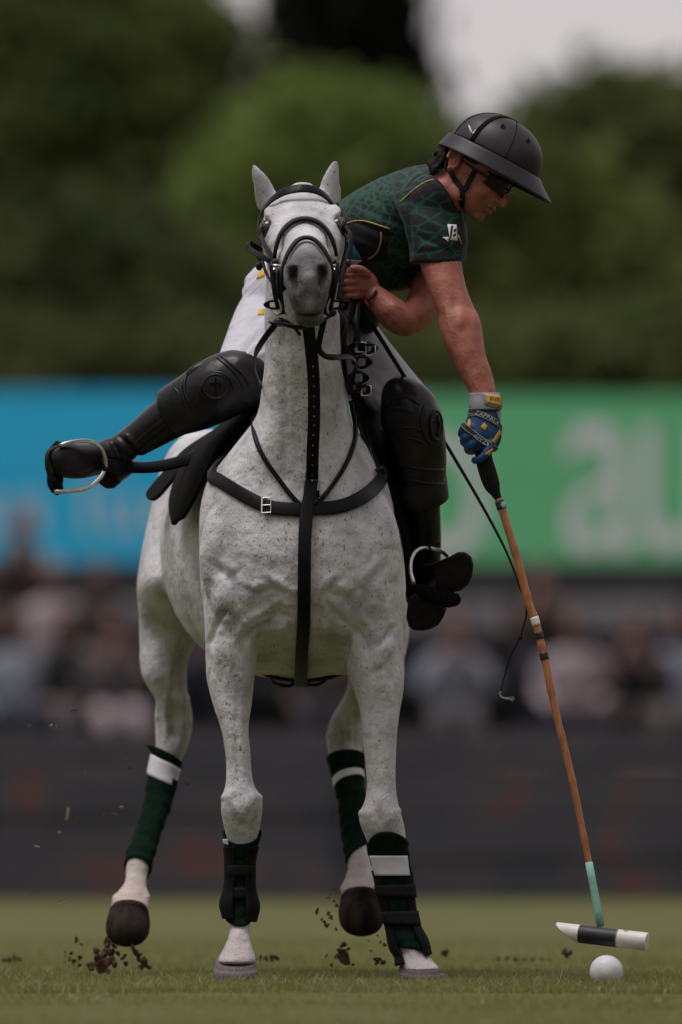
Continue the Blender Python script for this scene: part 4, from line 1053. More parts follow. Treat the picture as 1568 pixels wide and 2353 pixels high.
def build_shirt():
    mb = MB()
    mb.loft(torso(.004)[8:])
    mb.loft(hrings(SLEEVE_R, 5, 28))
    # far sleeve and loose front hanging under the chest
    mb.loft(prings(vs((1005,500,.42),(1012,560,.40),(1005,620,.36),(992,655,.32)), [(.075,.075),(.072,.075),(.066,.068),(.062,.064)], n=4))
    mb.ball(at(900,590,.36), (.11,.11,.09)); mb.ball(at(835,640,.46), (.075,.10,.10)); mb.ball(at(845,720,.50), (.035,.06,.055))
    # collar
    mb.loft(prings([at(1005,462,.25), L_(-.064,0,-.112), L_(-.052,0,-.088)], [(.095,.098),(.080,.083),(.070,.073)], n=4))
    me = remeshed(mb, .0055, 9)
    co, no = coords(me), normals(me); px, py = px_of(co)
    # folds: dragging from the waist to the armpit, bunching at the sleeve
    d = np.zeros(len(co))
    r0 = random.Random(5)
    for x0, y0, x1, y1, w, am in ((800,500,930,560,7,-.006),(790,540,930,600,7,.006),(820,470,930,520,8,-.004),(830,600,940,610,7,.006),(850,560,940,640,8,-.007),(935,470,945,590,6,-.008),(960,480,1040,560,9,.004),(955,540,1050,585,7,-.004),(880,440,950,500,8,.004),(860,450,930,530,7,-.004),(990,490,1060,520,7,-.003),(945,570,1055,560,6,.0035),(815,620,900,650,7,-.006),(840,660,930,660,8,.006),(900,600,950,660,7,-.006)):
        ux, uy = x1 - x0, y1 - y0; Lq = ux * ux + uy * uy
        t = np.clip(((px - x0) * ux + (py - y0) * uy) / Lq, 0, 1)
        dist = np.hypot(px - x0 - t * ux, py - y0 - t * uy)
        d += am * np.exp(-(dist / w) ** 2) * np.sin(np.clip(t, .02, .98) * pi) ** .5 * (no[:, 1] < .3)
    co += no * d[:, None]; set_coords(me, co)
    # printed panels: black at the side, collar, chest and cuff
    def inside(poly):
        c = np.zeros(len(co), bool); n_ = len(poly)
        for i in range(n_):
            (xa, ya), (xb, yb) = poly[i], poly[(i + 1) % n_]
            hit = ((ya > py) != (yb > py)) & (px < (xb - xa) * (py - ya) / (yb - ya + 1e-9) + xa); c ^= hit
        return c
    panel = inside([(760,505),(830,505),(870,512),(898,527),(890,600),(845,598),(820,640),(760,640)]) | inside([(1012,388),(1004,408),(965,434),(918,466),(960,455),(985,438),(1020,440),(1060,500),(1090,480),(1060,380)]) | inside([(930,590),(1075,596),(1075,625),(930,625)]) | inside([(1050,560),(1058,500),(1100,500),(1100,620),(1064,590)])
    panel |= (py > 655) | ((px > 975) & (py > 612)) | (co[:, 1] > .40) & (px > 960)
    sl = 1 / (1 + np.exp(-(px - 915 - (py - 470) * .15) / 6.0))
    set_attr(me, 'panel', panel.astype(float)); set_attr(me, 'sleeve', sl)
    return me
me_shirt = build_shirt()
shirt = obj('shirt', me_shirt, M_['shirt'], rider)
T_shirt = bvh(me_shirt)
for pts in ([(1011,400),(1006,411),(985,416),(965,427),(943,444),(920,466)], [(798,514),(815,508),(835,507),(860,514),(897,526)], [(876,533),(877,550),(871,572),(860,588),(846,595)], [(1052,540),(1058,552),(1060,560)]):
    P, Nn = onto_path(T_shirt, pts, step=7, lift=.001, smooth=1)
    mb = MB(); tube(mb, P, .0021, n=1, N=6); mb.build('piping', M_['gold'], shirt)
def decal(name, tree, quad, mat, parent, n=6, lift=.0016, bend=None):
    """printed or sewn patch lying on a surface: four corners in the photograph"""
    q = np.array(quad, float); G = []
    for i in np.linspace(0, 1, n):
        for j in np.linspace(0, 1, n):
            p = (q[0] * (1 - i) + q[1] * i) * (1 - j) + (q[3] * (1 - i) + q[2] * i) * j
            G.append(onto(tree, p[0], p[1], lift)[0])
    G = np.array(G).reshape(n, n, 3)
    mb = MB(); mb.loft(G, cap=False, closed=False)
    o = mb.build(name, mat, parent)
    s = o.modifiers.new('thick', 'SOLIDIFY'); s.thickness = .0008; s.offset = 0
    return o
decal('printed_badge', T_shirt, [(1028,516),(1049,517),(1051,553),(1034,552)], M_['print_white'], shirt)
decal('printed_badge', T_shirt, [(1016,545),(1032,545),(1030,556),(1026,552)], M_['print_white'], shirt, n=4)
mk = M_['black_cloth']
for qd in ([(1036,520),(1041,519),(1036,548),(1033,548)], [(1042,528),(1047,526),(1047,532),(1042,534)], [(1040,540),(1046,536),(1047,541),(1041,545)]):
    decal('badge_mark', T_shirt, qd, mk, shirt, n=3, lift=.0026)
M_['flag_blue'] = material('sky_blue_print', (.05, .26, .42), None, rough=.6)
fb = [decal('flag_print', T_shirt, q, mm, shirt, n=4) for q, mm in (([(790,556),(812,560),(833,596),(800,592)], M_['flag_blue']), ([(798,594),(834,598),(815,610),(800,614)], M_['print_white']))]
decal('flag_print', T_shirt, [(797,572),(806,576),(806,590),(797,590)], M_['print_white'], shirt, n=3, lift=.0026)

# ------------------------------------------------------------------ breeches
def build_breeches():
    mb = MB()
    mb.loft(torso(.002)[:14])
    mb.loft(prings(*THIGH_R, n=5, N=28)); mb.loft(prings(*THIGH_L, n=5, N=28))
    mb.ball(at(634,676,.74), (.090,.10,.090)); mb.ball(at(735,700,.74), (.09,.10,.085))
    me = remeshed(mb, .006, 9)
    co, no = coords(me), normals(me); px, py = px_of(co); d = np.zeros(len(co))
    r0 = random.Random(11)
    for k in range(26):      # wrinkles round the hip and behind the knee
        if k < 16: x0, y0 = r0.uniform(545, 600), r0.uniform(640, 815); ang = r0.uniform(-.75, -.35); Lk = r0.uniform(30, 70)
        else: x0, y0 = r0.uniform(830, 900), r0.uniform(830, 960); ang = r0.uniform(.2, 1.0); Lk = r0.uniform(25, 60)
        ux, uy = math.cos(ang) * Lk, math.sin(ang) * Lk
        t = np.clip(((px - x0 + ux / 2) * ux + (py - y0 + uy / 2) * uy) / (Lk * Lk), 0, 1)
        dist = np.hypot(px - x0 + ux / 2 - t * ux, py - y0 + uy / 2 - t * uy)
        d += r0.choice((-1, 1)) * r0.uniform(.0015, .0032) * np.exp(-(dist / r0.uniform(3, 6)) ** 2)
    co += no * d[:, None]; set_coords(me, co)
    return me
me_br = build_breeches()
br = obj('breeches', me_br, M_['breeches'], rider)
T_br = bvh(me_br)
decal('yellow_stripe', T_br, [(600,622),(609,618),(609,634),(590,642)], M_['yellow'], br, n=4)
decal('yellow_stripe', T_br, [(594,712),(607,710),(607,724),(592,724)], M_['yellow'], br, n=4)
for pts in ([(560,690),(585,668),(604,650)], [(604,735),(590,760),(572,790),(562,808)], [(790,845),(830,862),(865,885),(905,905)]):
    P, Nn = onto_path(T_br, pts, step=7, lift=-.0002); mb = MB(); tube(mb, P, .0008, n=1, N=6); mb.build('seam', M_['breeches'], br)

# ------------------------------------------------------------------ boots and knee guards
M_['boot'] = material('polished_black_boot', (.006, .0055, .006), (.012, .011, .012), 12, .32, .0008, 70, spec=.28)
M_['boot_toe'] = material('worn_boot_toe', (.007, .0065, .007), (.015, .014, .015), 20, .42, .0008, 120, spec=.45)
M_['sole'] = material('boot_sole', (.010, .008, .009), (.018, .014, .015), 50, .7, .001, 150, spec=.25)
# right leg, swung out
boot = MB()
boot.loft(prings(vs((520,890,.38),(455,925,.41),(390,960,.43),(330,1000,.45),(285,1028,.46),(258,1043,.465)), [(.066,.066),(.063,.064),(.057,.058),(.047,.050),(.039,.042),(.037,.040)], n=5, N=28))
boot.loft(prings(vs((268,1035,.47),(245,1045,.46),(215,1055,.42),(180,1060,.37),(145,1058,.33),(118,1060,.31),(110,1062,.305)), [(.038,.040),(.040,.040),(.043,.038),(.046,.036),(.045,.032),(.034,.024),(.015,.012)], n=5, N=24))
boot.ball(at(275,1068,.50), (.036,.045,.040)); boot.loft(prings(vs((300,1050,.50),(270,1078,.51),(240,1096,.50)), [(.035,.035),(.034,.034),(.026,.028)], n=4))
me = remeshed(boot, .005, 6)
co, no = coords(me), normals(me); px, py = px_of(co); d = np.zeros(len(co))
for x0, y0, x1, y1, w, am in ((262,1025,300,1075,5,-.006),(278,1005,322,1055,5,-.005),(250,1022,272,1070,5,.004),(290,1000,330,1040,5,.004),(310,1030,395,965,5,.004),(320,1036,400,975,4,-.003)):
    ux, uy = x1 - x0, y1 - y0; t = np.clip(((px - x0) * ux + (py - y0) * uy) / (ux * ux + uy * uy), 0, 1)
    d += am * np.exp(-(np.hypot(px - x0 - t * ux, py - y0 - t * uy) / w) ** 2)
co += no * d[:, None]; set_coords(me, co)
bt = obj('boot', me, M_['boot'], rider); T_bt = bvh(me)
bt['label'] = 'black riding boot swung out to the side'
mb = MB(); strap(mb, vs((166,1018,.36),(140,1024,.32),(114,1036,.295),(108,1058,.285),(112,1085,.29),(125,1103,.31)), (-.6,-.7,0), .012, .006, n=5); mb.build('sole', M_['sole'], bt)
mb = MB(); tube(mb, vs((236,1100,.47),(252,1106,.49),(268,1100,.52)), [.016,.02,.016]); mb.build('heel', M_['sole'], bt)
P, Nn = onto_path(T_bt, [(392,955),(360,978),(330,1003),(300,1030)], step=8, lift=.001); mb = MB(); strap(mb, P, Nn, .010, .003, n=2); mb.build('zip_strip', M_['boot'], bt)
# left leg, straight down, sole to the camera
boot = MB()
boot.loft(prings(vs((935,935,.43),(950,1000,.44),(962,1080,.46),(970,1160,.48),(978,1230,.51),(978,1290,.54),(975,1330,.55)), [(.066,.066),(.064,.065),(.058,.06),(.048,.052),(.041,.044),(.040,.044),(.040,.044)], n=5, N=28))
boot.loft(prings(vs((970,1350,.57),(985,1345,.54),(1010,1330,.49),(1035,1315,.43),(1055,1302,.38),(1066,1296,.355)), [(.040,.038),(.042,.036),(.043,.036),(.044,.034),(.036,.028),(.014,.014)], n=5, N=24, side=(0,-.75,-.6)))
boot.ball(at(968,1365,.57), (.042,.04,.055))
obj('boot', remeshed(boot, .005, 5), M_['boot'], rider)['label'] = 'black riding boot hanging straight beside the horse'
# sole of that boot: heel block, waist, forepart
sm = MB()
def plate(poly, y_of, t=.012):
    n = len(poly); front = [at(x, y, y_of(x, y)) for x, y in poly]; nb = Vector((.25, .75, .6)).normalized()
    back = [p + nb * t for p in front]
    sm.add([tuple(p) for p in front + back], [tuple(range(n)), tuple(range(2 * n - 1, n - 1, -1))] + [(i, i + n, (i + 1) % n + n, (i + 1) % n) for i in range(n)])
ydep = lambda x, y: .45 - (1440 - y) * .0008
plate([(1000,1330),(1012,1305),(1030,1284),(1050,1273),(1068,1273),(1082,1284),(1087,1303),(1084,1328),(1074,1347),(1060,1358),(1040,1364),(1015,1360),(1000,1350)], ydep)
plate([(990,1350),(1010,1366),(1045,1368),(1040,1385),(1022,1402),(1000,1395),(980,1380),(960,1372),(965,1355)], lambda x, y: ydep(x, y) + .012)
plate([(935,1400),(938,1380),(955,1368),(980,1376),(1005,1392),(1024,1404),(1019,1420),(1008,1437),(990,1447),(970,1451),(950,1449),(938,1440),(933,1420)], lambda x, y: ydep(x, y) - .02, .035)
sm.build('boot_sole', M_['sole'], rider, smooth=False, bevel=.004)['label'] = 'dark worn sole facing the viewer'

def guard(name, label):
    o = bpy.data.objects.new(name, None); o.empty_display_size = .05; link(o); o.parent = rider; o.location = (0, 0, 0); o['label'] = label
    return o
def panel_on(path, rad, arc, parent, name, mat, n=5, N=24, side=(0, -1, 0), solid=.005, lift=0.0):
    """moulded leather plate: part of a sleeve round a limb, arc in radians"""
    rg = prings(path, [(a + lift, b + lift) for a, b in rad], n=n, N=72, side=side)
    i0, i1 = int(round(arc[0] / (2 * pi) * 72)), int(round(arc[1] / (2 * pi) * 72))
    rg = rg[:, [i % 72 for i in range(i0, i1 + 1)], :]
    mb = MB(); mb.loft(rg, cap=False, closed=False); o = mb.build(name, mat, parent)
    s = o.modifiers.new('t', 'SOLIDIFY'); s.thickness = solid; s.offset = 1
    b_ = o.modifiers.new('b', 'BEVEL'); b_.width = .0015; b_.segments = 2; b_.limit_method = 'ANGLE'
    return o
gr = guard('knee_guard', 'black leather knee guard on the raised leg')
kp = MB()
kp.loft(prings(vs((584,868,.41),(560,872,.39),(530,880,.37),(490,900,.375),(450,922,.39),(410,940,.41),(392,950,.42)), [(.060,.070),(.078,.078),(.084,.080),(.084,.078),(.078,.074),(.070,.070),(.066,.066)], n=5, N=32))
kp.ball(at(545,855,.36), (.062,.06,.055)); kp.ball(at(490,900,.345), (.06,.05,.055)); 
me_k = remeshed(kp, .005, 8); T_k = bvh(me_k)
obj('pad', me_k, M_['leather_soft'], gr)
def ridge(tree, pts, r, parent, name='seam_ridge', closed=False, lift=.001, mat='leather_soft'):
    P, Nn = onto_path(tree, pts, step=6, lift=lift, smooth=2); mb = MB(); tube(mb, P, r, n=1, N=8); return mb.build(name, M_[mat], parent)
def disc(tree, cx, cy, rx, ry, parent, mark=True, hgt=.006):
    p, nn = onto(tree, cx, cy, 0.0); 
    ex = np.array((1.0, 0, 0)); ex -= nn * ex.dot(nn); ex /= np.linalg.norm(ex); ez = np.cross(ex, nn); ez *= np.sign(ez[2])
    mb = MB(); rings = []
    for k, (s, h) in enumerate(((1.0, -.012), (1.0, hgt * .7), (.94, hgt), (.86, hgt), (.82, hgt * .6), (.78, hgt * .75), (.3, hgt * .9))):
        rings.append([p + ex * (rx * s * math.cos(a)) + ez * (ry * s * math.sin(a)) + nn * h for a in np.linspace(0, 2 * pi, 32, endpoint=False)])
    mb.loft(np.array(rings)); o = mb.build('disc', M_['leather_soft'], parent)
    if mark:
        mb = MB(); q = p + nn * (hgt * .9); Mx = (ex, nn, ez)
        mb.box(q, (.0022, .0015, ry * .62), Mx); mb.box(q + ez * ry * .18 - ex * .003, (rx * .42, .0018, .0022), Mx); mb.box(q + ex * rx * .28 + ez * ry * .02, (.0020, .0018, .006), Mx); mb.box(q - ez * ry * .58 - ex * .004, (.006, .0018, .002), Mx)
        mb.build('cross_mark', M_['suede'], o, smooth=False)
    return o
disc(T_k, 497, 888, .036, .034, gr)
for pts in ([(500,822),(520,838),(545,862),(560,890)], [(508,818),(530,836),(556,858),(572,884)], [(430,858),(424,885),(430,915),(445,940)], [(424,866),(418,890),(424,920),(438,946)], [(460,905),(470,872),(500,855),(528,870),(540,895)], [(400,890),(412,905),(418,930)]):
    ridge(T_k, pts, .0040, gr)
mb = MB(); c0 = np.array(at(450, 850, .35)); mb.ball(at(452,853,.352), (.040,.018,.018), M=((.82,0,.57),(0,1,0),(-.57,0,.82))); mb.build('knee_roll', M_['leather_soft'], gr)
gl = guard('knee_guard', 'black leather knee guard with round crossed disc beside the neck')
kp = MB()
kp.loft(prings(vs((915,905,.42),(925,915,.40),(940,945,.385),(955,1000,.385),(965,1060,.40),(970,1110,.42),(972,1140,.43)), [(.035,.05),(.062,.068),(.078,.078),(.077,.078),(.070,.070),(.062,.064),(.058,.060)], n=5, N=32))
kp.ball(at(965,960,.36), (.055,.05,.055)); kp.ball(at(905,945,.42), (.035,.06,.05))
me_k = remeshed(kp, .005, 8); T_k2 = bvh(me_k)
obj('pad', me_k, M_['leather_soft'], gl)
disc(T_k2, 1002, 978, .024, .042, gl)
for pts in ([(885,935),(905,918),(935,912),(965,930)], [(880,955),(900,940),(925,938),(950,950)], [(905,1062),(940,1072),(980,1078),(1018,1080)], [(912,1092),(945,1102),(985,1110),(1018,1112)], [(975,935),(968,965),(975,1000),(990,1020)], [(920,985),(950,982),(968,990)], [(915,1010),(945,1006),(975,1018)]):
    ridge(T_k2, pts, .0040, gl)
panel_on(vs((966,1100,.42),(970,1130,.43),(974,1150,.44)), [(.064,.066),(.064,.066),(.062,.064)], (0, 2 * pi), gl, 'lower_strap', M_['leather_soft'])
sheet('top_flap', ((880,960,.42),(884,930,.40),(905,910,.39),(935,904,.38)), ((905,975,.38),(912,945,.36),(928,930,.35),(948,925,.345)), .006, M_['leather_soft'], gl)
ridge(T_k2, [(990,1100),(996,1125),(1000,1140)], .003, gl)

# ------------------------------------------------------------------ helmet
F2 = np.array((.845, -.28, -.450)); F2 /= np.linalg.norm(F2); U2 = np.array((.469, 0, .883)); U2 -= F2 * U2.dot(F2); U2 /= np.linalg.norm(U2); S2 = np.cross(F2, U2)
HM = np.array(at(1141, 353, .10)); Lh = lambda f, s, u: HM + F2 * f + S2 * s + U2 * u
helm = bpy.data.objects.new('helmet', None); helm.empty_display_size = .05; link(helm); helm.parent = rider; helm.location = (0, 0, 0)
th = np.linspace(0, 2 * pi, 56, endpoint=False)
rings = []
for ph in np.linspace(0, .5 * pi, 18):
    c, s = math.cos(ph) ** .88, math.sin(ph) ** .92
    rings.append([Lh(.127 * c * math.cos(a), .104 * c * math.sin(a), -.012 + .108 * s) for a in th])
mb = MB(); mb.loft(np.array(rings)[:-1]); me_h = mb.mesh('shell')
bm = bmesh.new(); bm.from_mesh(me_h); bmesh.ops.recalc_face_normals(bm, faces=bm.faces); bm.to_mesh(me_h); bm.free()
shell = obj('shell', me_h, M_['helmet'], helm); T_h = bvh(me_h)
# brim: skirt that flares into a peak
rings = []
for t in (0, .15, .5, .85, 1.0):
    r = []
    for a in th:
        fr = max(0, math.cos(a)); ex = .004 + .012 * t + (.042 * fr ** 3 + .005 * fr) * t; dr = .040 * t ** .9 + .003 * fr ** 4 * t
        r.append(Lh((.127 + ex) * math.cos(a), (.104 + .004 + .014 * t + .010 * fr * t * 0) * math.sin(a), -.008 - dr))
    rings.append(r)
mb = MB(); mb.loft(np.array(rings), cap=False); brim = mb.build('brim', M_['helmet'], helm)
s = brim.modifiers.new('t', 'SOLIDIFY'); s.thickness = .006; s.offset = 0; b_ = brim.modifiers.new('b', 'BEVEL'); b_.width = .002; b_.segments = 2; b_.limit_method = 'ANGLE'
def over(name, az, w, mat, off=.0015, a0=0.0, a1=pi):
    """band running over the crown from one side to the other"""
    P, Nn = [], []
    for q in np.linspace(a0, a1, 24):
        c, s = math.copysign(abs(math.cos(q)) ** .88, math.cos(q)), math.sin(q) ** .92
        d = np.array((.127 * c * math.cos(az), .104 * c * math.sin(az), .108 * s)); nv = d / np.array((.127 ** 2, .104 ** 2, .108 ** 2)); nv /= np.linalg.norm(nv)
        P.append(Lh(d[0], d[1], d[2] - .012) + (F2 * nv[0] + S2 * nv[1] + U2 * nv[2]) * off); Nn.append(F2 * nv[0] + S2 * nv[1] + U2 * nv[2])
    mb = MB(); strap(mb, P, Nn, w, .003, n=1); return mb.build(name, M_[mat], shell)
over('crown_band', 1.93, .013, 'suede', .001, .03, pi * .9)
over('seam', 1.12, .0016, 'suede', .0, .03, pi * .9); over('seam', 2.55, .0016, 'suede', .0, .03, pi * .9)
for x, y in ((1156, 290), (1214, 323)):
    p, nn = onto(T_h, x, y, .001); ex = np.array((1.0, 0, 0)); ex -= nn * ex.dot(nn); ex /= np.linalg.norm(ex); ez = np.cross(ex, nn)
    mb = MB(); tube(mb, [p + ex * .0066 * math.cos(a) + ez * .0066 * math.sin(a) for a in np.linspace(0, 2 * pi, 16)], .0016, n=1, N=6); mb.build('vent_eyelet', M_['helmet'], shell)
    mb = MB(); mb.ball(p, (.0042, .0022, .0042), 10, 8, M=(ex, nn, ez)); mb.build('vent_hole', M_['suede'], shell)
# winged mark
for quad in ([(1077,287),(1080,289),(1085,306),(1081,303)], [(1080,289),(1083,296),(1087,307),(1084,306)], [(1086,304),(1092,300),(1102,294),(1096,303)], [(1085,306),(1093,302),(1098,302),(1091,310)]):
    decal('wing_mark', T_h, quad, M_['print_white'], shell, n=3, lift=.001)
# chin straps
for pts in ([(1030,380),(1040,402),(1052,422),(1062,436),(1063,460),(1063,490)], [(1094,390),(1086,405),(1076,424),(1066,440)]):
    P, Nn = onto_path(T_body, pts, step=6, lift=.004, smooth=2); mb = MB(); strap(mb, P, Nn, .0135, .003, n=2); mb.build('chin_strap', M_['black_cloth'], helm)
# sunglasses
sg = bpy.data.objects.new('sunglasses', None); sg.empty_display_size = .03; link(sg); sg.parent = rider; sg.location = (0, 0, 0)
for s in (-1, 1):
    rings = []
    for v in np.linspace(-1, 1, 7):
        rings.append([L_(.091 - .044 * (t ** 2.0), s * (.006 + .064 * t), .010 + v * (.024 - .008 * t) - .002 * t * t) for t in np.linspace(0, 1, 10)])
    mb = MB(); mb.loft(np.array(rings), cap=False, closed=False); o = mb.build('lens', M_['lens'], sg); q = o.modifiers.new('t', 'SOLIDIFY'); q.thickness = .002
    mb = MB(); strap(mb, [L_(.054, s * .069, .010), L_(.02, s * .075, .010), L_(-.03, s * .077, .012)], S_ * s, .006, .003, n=3); mb.build('temple_arm', M_['lens'], sg)
mb = MB(); tube(mb, [L_(.096, -.012, .012), L_(.099, 0, .013), L_(.096, .012, .012)], .003); mb.build('bridge', M_['lens'], sg)
# bracelets on the rein wrist
for (x0, y0, x1, y1), mm, r in (((868,662,846,694), 'black_cloth', .0018), ((872,664,852,692), 'black_cloth', .0016), ((838,690,850,709), 'red', .0026)):
    if mm == 'red': M_['red'] = material('red_cord', (.30, .012, .016), None, rough=.6)
    ring = []
    for a in np.linspace(0, 2 * pi, 20):
        t = .5 + .5 * math.cos(a); ring.append(np.array(at(x0 + (x1 - x0) * t, y0 + (y1 - y0) * t, .215 + .034 * math.sin(a))))
    mb = MB(); tube(mb, ring, r, n=1, N=6); mb.build('bracelet', M_[mm], rider)

# ------------------------------------------------------------------ glove on the mallet hand
M_['glove_blue'] = material('blue_glove_cloth', (.003, .032, .105), (.006, .055, .165), 30, .5, .0006, 220, spec=.4)
M_['glove_grey'] = material('grey_glove_suede', (.20, .195, .22), (.28, .275, .30), 40, .8, .0008, 220)
M_['glove_dark'] = material('dark_grey_palm', (.035, .034, .037), (.06, .058, .062), 50, .75, .0008, 220)
M_['amber'] = material('amber_patch', (.50, .24, .02), (.58, .29, .03), 60, .6)
gv = MB(); yg = -.09
gv.loft(hrings([(1082,1148,908,-.08,.034),(1080,1149,935,-.085,.033),(1075,1150,955,-.09,.032),(1067,1150,978,-.095,.033),(1066,1148,1000,-.10,.033),(1074,1143,1020,-.10,.030),(1090,1134,1036,-.10,.022)], 4, 24))
for pts, r in (((( 1085,985,-.115),(1070,985,-.125),(1063,992,-.115),(1064,1000,-.085),(1080,1004,-.065)), .0115), (((1090,998,-.115),(1074,1003,-.128),(1067,1012,-.115),(1070,1018,-.085),(1086,1020,-.065)), .0118), (((1098,1010,-.118),(1084,1022,-.128),(1076,1030,-.115),(1080,1036,-.085),(1096,1036,-.065)), .0115), (((1130,1012,-.118),(1124,1032,-.132),(1110,1050,-.135),(1095,1058,-.125),(1088,1057,-.115)), .0105)):
    tube(gv, vs(*pts), [r * 1.1, r * 1.1, r, r * .95, r * .8], n=4, N=12)
tube(gv, vs((1140,985,-.085),(1140,1010,-.07),(1128,1030,-.06),(1112,1040,-.06)), [.015,.0135,.012,.010], n=4, N=12)      # thumb behind the handle
me_g = remeshed(gv, .0032, 3); T_g = bvh(me_g)
glove = obj('glove', me_g, M_['glove_blue'], rider); glove['label'] = 'blue and grey riding glove with amber patches'
cuff = MB().loft(hrings([(1082,1147,904,-.078,.036),(1081,1149,915,-.08,.037),(1080,1150,930,-.085,.037),(1082,1150,942,-.088,.036)], 4, 28), cap=False).build('cuff', M_['glove_grey'], glove)
s = cuff.modifiers.new('t', 'SOLIDIFY'); s.thickness = .004; s.offset = 1
T_c = BVHTree.FromPolygons([Vector(v.co) for v in cuff.data.vertices], [tuple(p.vertices) for p in cuff.data.polygons])
decal('wrist_tab', T_c, [(1112,905),(1148,908),(1149,943),(1115,930)], M_['glove_grey'], glove, n=6, lift=.0065)
decal('tab_badge', T_c, [(1117,908),(1145,911),(1146,935),(1119,927)], M_['amber'], glove, n=6, lift=.0085)
decal('palm_edge', T_g, [(1078,942),(1100,946),(1098,956),(1074,958)], M_['glove_grey'], glove, n=5)
decal('side_panel', T_g, [(1140,945),(1149,946),(1149,972),(1145,965)], M_['glove_grey'], glove, n=4)
for q in ([(1113,971),(1121,980),(1114,991),(1105,981)], [(1080,962),(1083,968),(1080,984),(1072,978)], [(1147,986),(1149,996),(1136,1020),(1130,1015)], [(1126,1034),(1132,1030),(1124,1046),(1113,1044)]):
    decal('amber_patch', T_g, q, M_['amber'], glove, n=4, lift=.002)
M_['sling'] = material('black_sling_webbing', (.008, .009, .009), (.014, .015, .015), 120, .8, .0006, 300)
M_['sling_text'] = material('pale_woven_letters', (.42, .46, .46), None, rough=.8)
def text_mesh(s, size):
    cu = bpy.data.curves.new('t', 'FONT'); cu.body = s; cu.size = size; cu.align_x = 'CENTER'; cu.align_y = 'CENTER'; cu.space_character = 1.1
    o = link(bpy.data.objects.new('t', cu)); dg = bpy.context.evaluated_depsgraph_get(); dg.update()
    me = bpy.data.meshes.new_from_object(o.evaluated_get(dg)); bpy.data.objects.remove(o)
    v = coords(me); f = [tuple(p.vertices) for p in me.polygons]; bpy.data.meshes.remove(me)
    return v, f
def lettering(s, size, P, Nn, parent, mat, flip=False, lift=.0006, stretch=1.0):
    """letters laid along a strap's own path"""
    v, f = text_mesh(s, size)
    if flip: v[:, :2] *= -1
    d = np.r_[0, np.cumsum(np.linalg.norm(np.diff(P, axis=0), axis=1))]
    u = d[-1] / 2 + v[:, 0] * stretch
    out = []
    for uu, vv in zip(u, v[:, 1]):
        p = np.array([np.interp(uu, d, P[:, k]) for k in range(3)]); nn = np.array([np.interp(uu, d, Nn[:, k]) for k in range(3)])
        i = min(max(np.searchsorted(d, uu), 1), len(P) - 1); t = P[i] - P[i - 1]; t /= np.linalg.norm(t)
        b = np.cross(nn, t); b /= np.linalg.norm(b)
        if b[2] < 0: b = -b
        out.append(p + b * vv + nn * lift)
    mb = MB(); mb.add(out, f); o = mb.build('lettering', mat, parent, smooth=False)
    return o
def sling(pts, w):
    P, Nn = onto_path(T_g, pts, step=5, lift=.004, smooth=3)
    mb = MB(); strap(mb, P, Nn, w, .0022, n=1); o = mb.build('sling_band', M_['sling'], glove)
    for e in (-1, 1):
        T = np.gradient(P, axis=0); T /= np.linalg.norm(T, axis=1, keepdims=True); B = np.cross(Nn, T)
        mb = MB(); tube(mb, P + B * (e * w * .44) + Nn * .0012, .0006, n=1, N=5); mb.build('woven_edge', M_['sling_text'], o)
    return o, P, Nn
o, P, Nn = sling([(1076,944),(1090,947),(1105,952),(1122,960),(1138,970),(1150,984)], .0145)
lettering('ZAPPALA', .0155, P, Nn, o, M_['sling_text'], lift=.0016)
o, P, Nn = sling([(1062,972),(1072,984),(1086,996),(1104,1008),(1122,1020),(1139,1032)], .0145)
lettering('CASAZAPP', .0150, P, Nn, o, M_['sling_text'], flip=True, lift=.0016)
P, Nn = [], []
for t in np.linspace(0, 1, 7):
    p, nn = onto(T_c, 1119 + 26 * t, 918 + 5 * t, .0095); P.append(p); Nn.append(nn)
lettering('ona', .019, np.array(P), np.array(Nn), glove, M_['sling'], flip=True, lift=.0006)

# ------------------------------------------------------------------ mallet, whip, ball
ym = -.10
mallet = empty('polo_mallet', at(1385, 2155, -.16), 'bamboo polo mallet with white and black head above the ball', 'mallet')
dm = lambda py: -.095 - (py - 1050) / 1085 * .07
mp = lambda x, y: at(x, y, dm(y))
M_['grip'] = material('black_rubber_grip', (.006, .006, .006), (.010, .010, .010), 70, .8, .0010, 200, spec=.2)
M_['cane'] = material('varnished_cane', (.34, .115, .045), (.44, .175, .075), 16, .38, .0006, 120, spec=.5, stretch=(6, 6, 1))
M_['cane_dark'] = M_['cane']
M_['teal'] = material('mint_tape', (.23, .47, .39), (.28, .54, .46), 40, .75, .0010, 160)
M_['mallet_white'] = material('white_mallet_paint', (.62, .60, .58), (.70, .68, .66), 25, .45, .0006, 90)
M_['navy'] = material('navy_black_paint', (.008, .009, .014), (.014, .015, .022), 30, .5, .0006, 90)
mb = MB(); tube(mb, [mp(1108,1000), mp(1112,1050), mp(1121,1085), mp(1131,1115), mp(1139,1133), mp(1146,1146)], [.021,.0215,.0225,.0205,.013,.009], n=5, N=18); mb.build('grip', M_['grip'], mallet)
CL = [(1146,1146),(1155,1174),(1189.5,1287),(1215,1384),(1231,1429),(1251.6,1512),(1275.7,1629),(1303,1740),(1326,1843),(1353,1979),(1381,2129)]
cw = [.0100,.0102,.0105,.0105,.0100,.0097,.0095,.0090,.0087,.0082,.0085]
cp = cat(np.hstack([np.array([mp(*q) for q in CL]), np.array(cw)[:, None]]), 12)
rr = cp[:, 3].copy()
for q in (.03, .105, .19, .285, .38, .475, .565, .66, .76, .86):   # bamboo joints
    i = int(q * len(rr)); rr[max(i - 1, 0):i + 1] *= 1.09; rr[i + 1:i + 3] *= .965
mb = MB(); tube(mb, cp[:, :3], rr, n=1, N=14); mb.build('cane', M_['cane'], mallet)
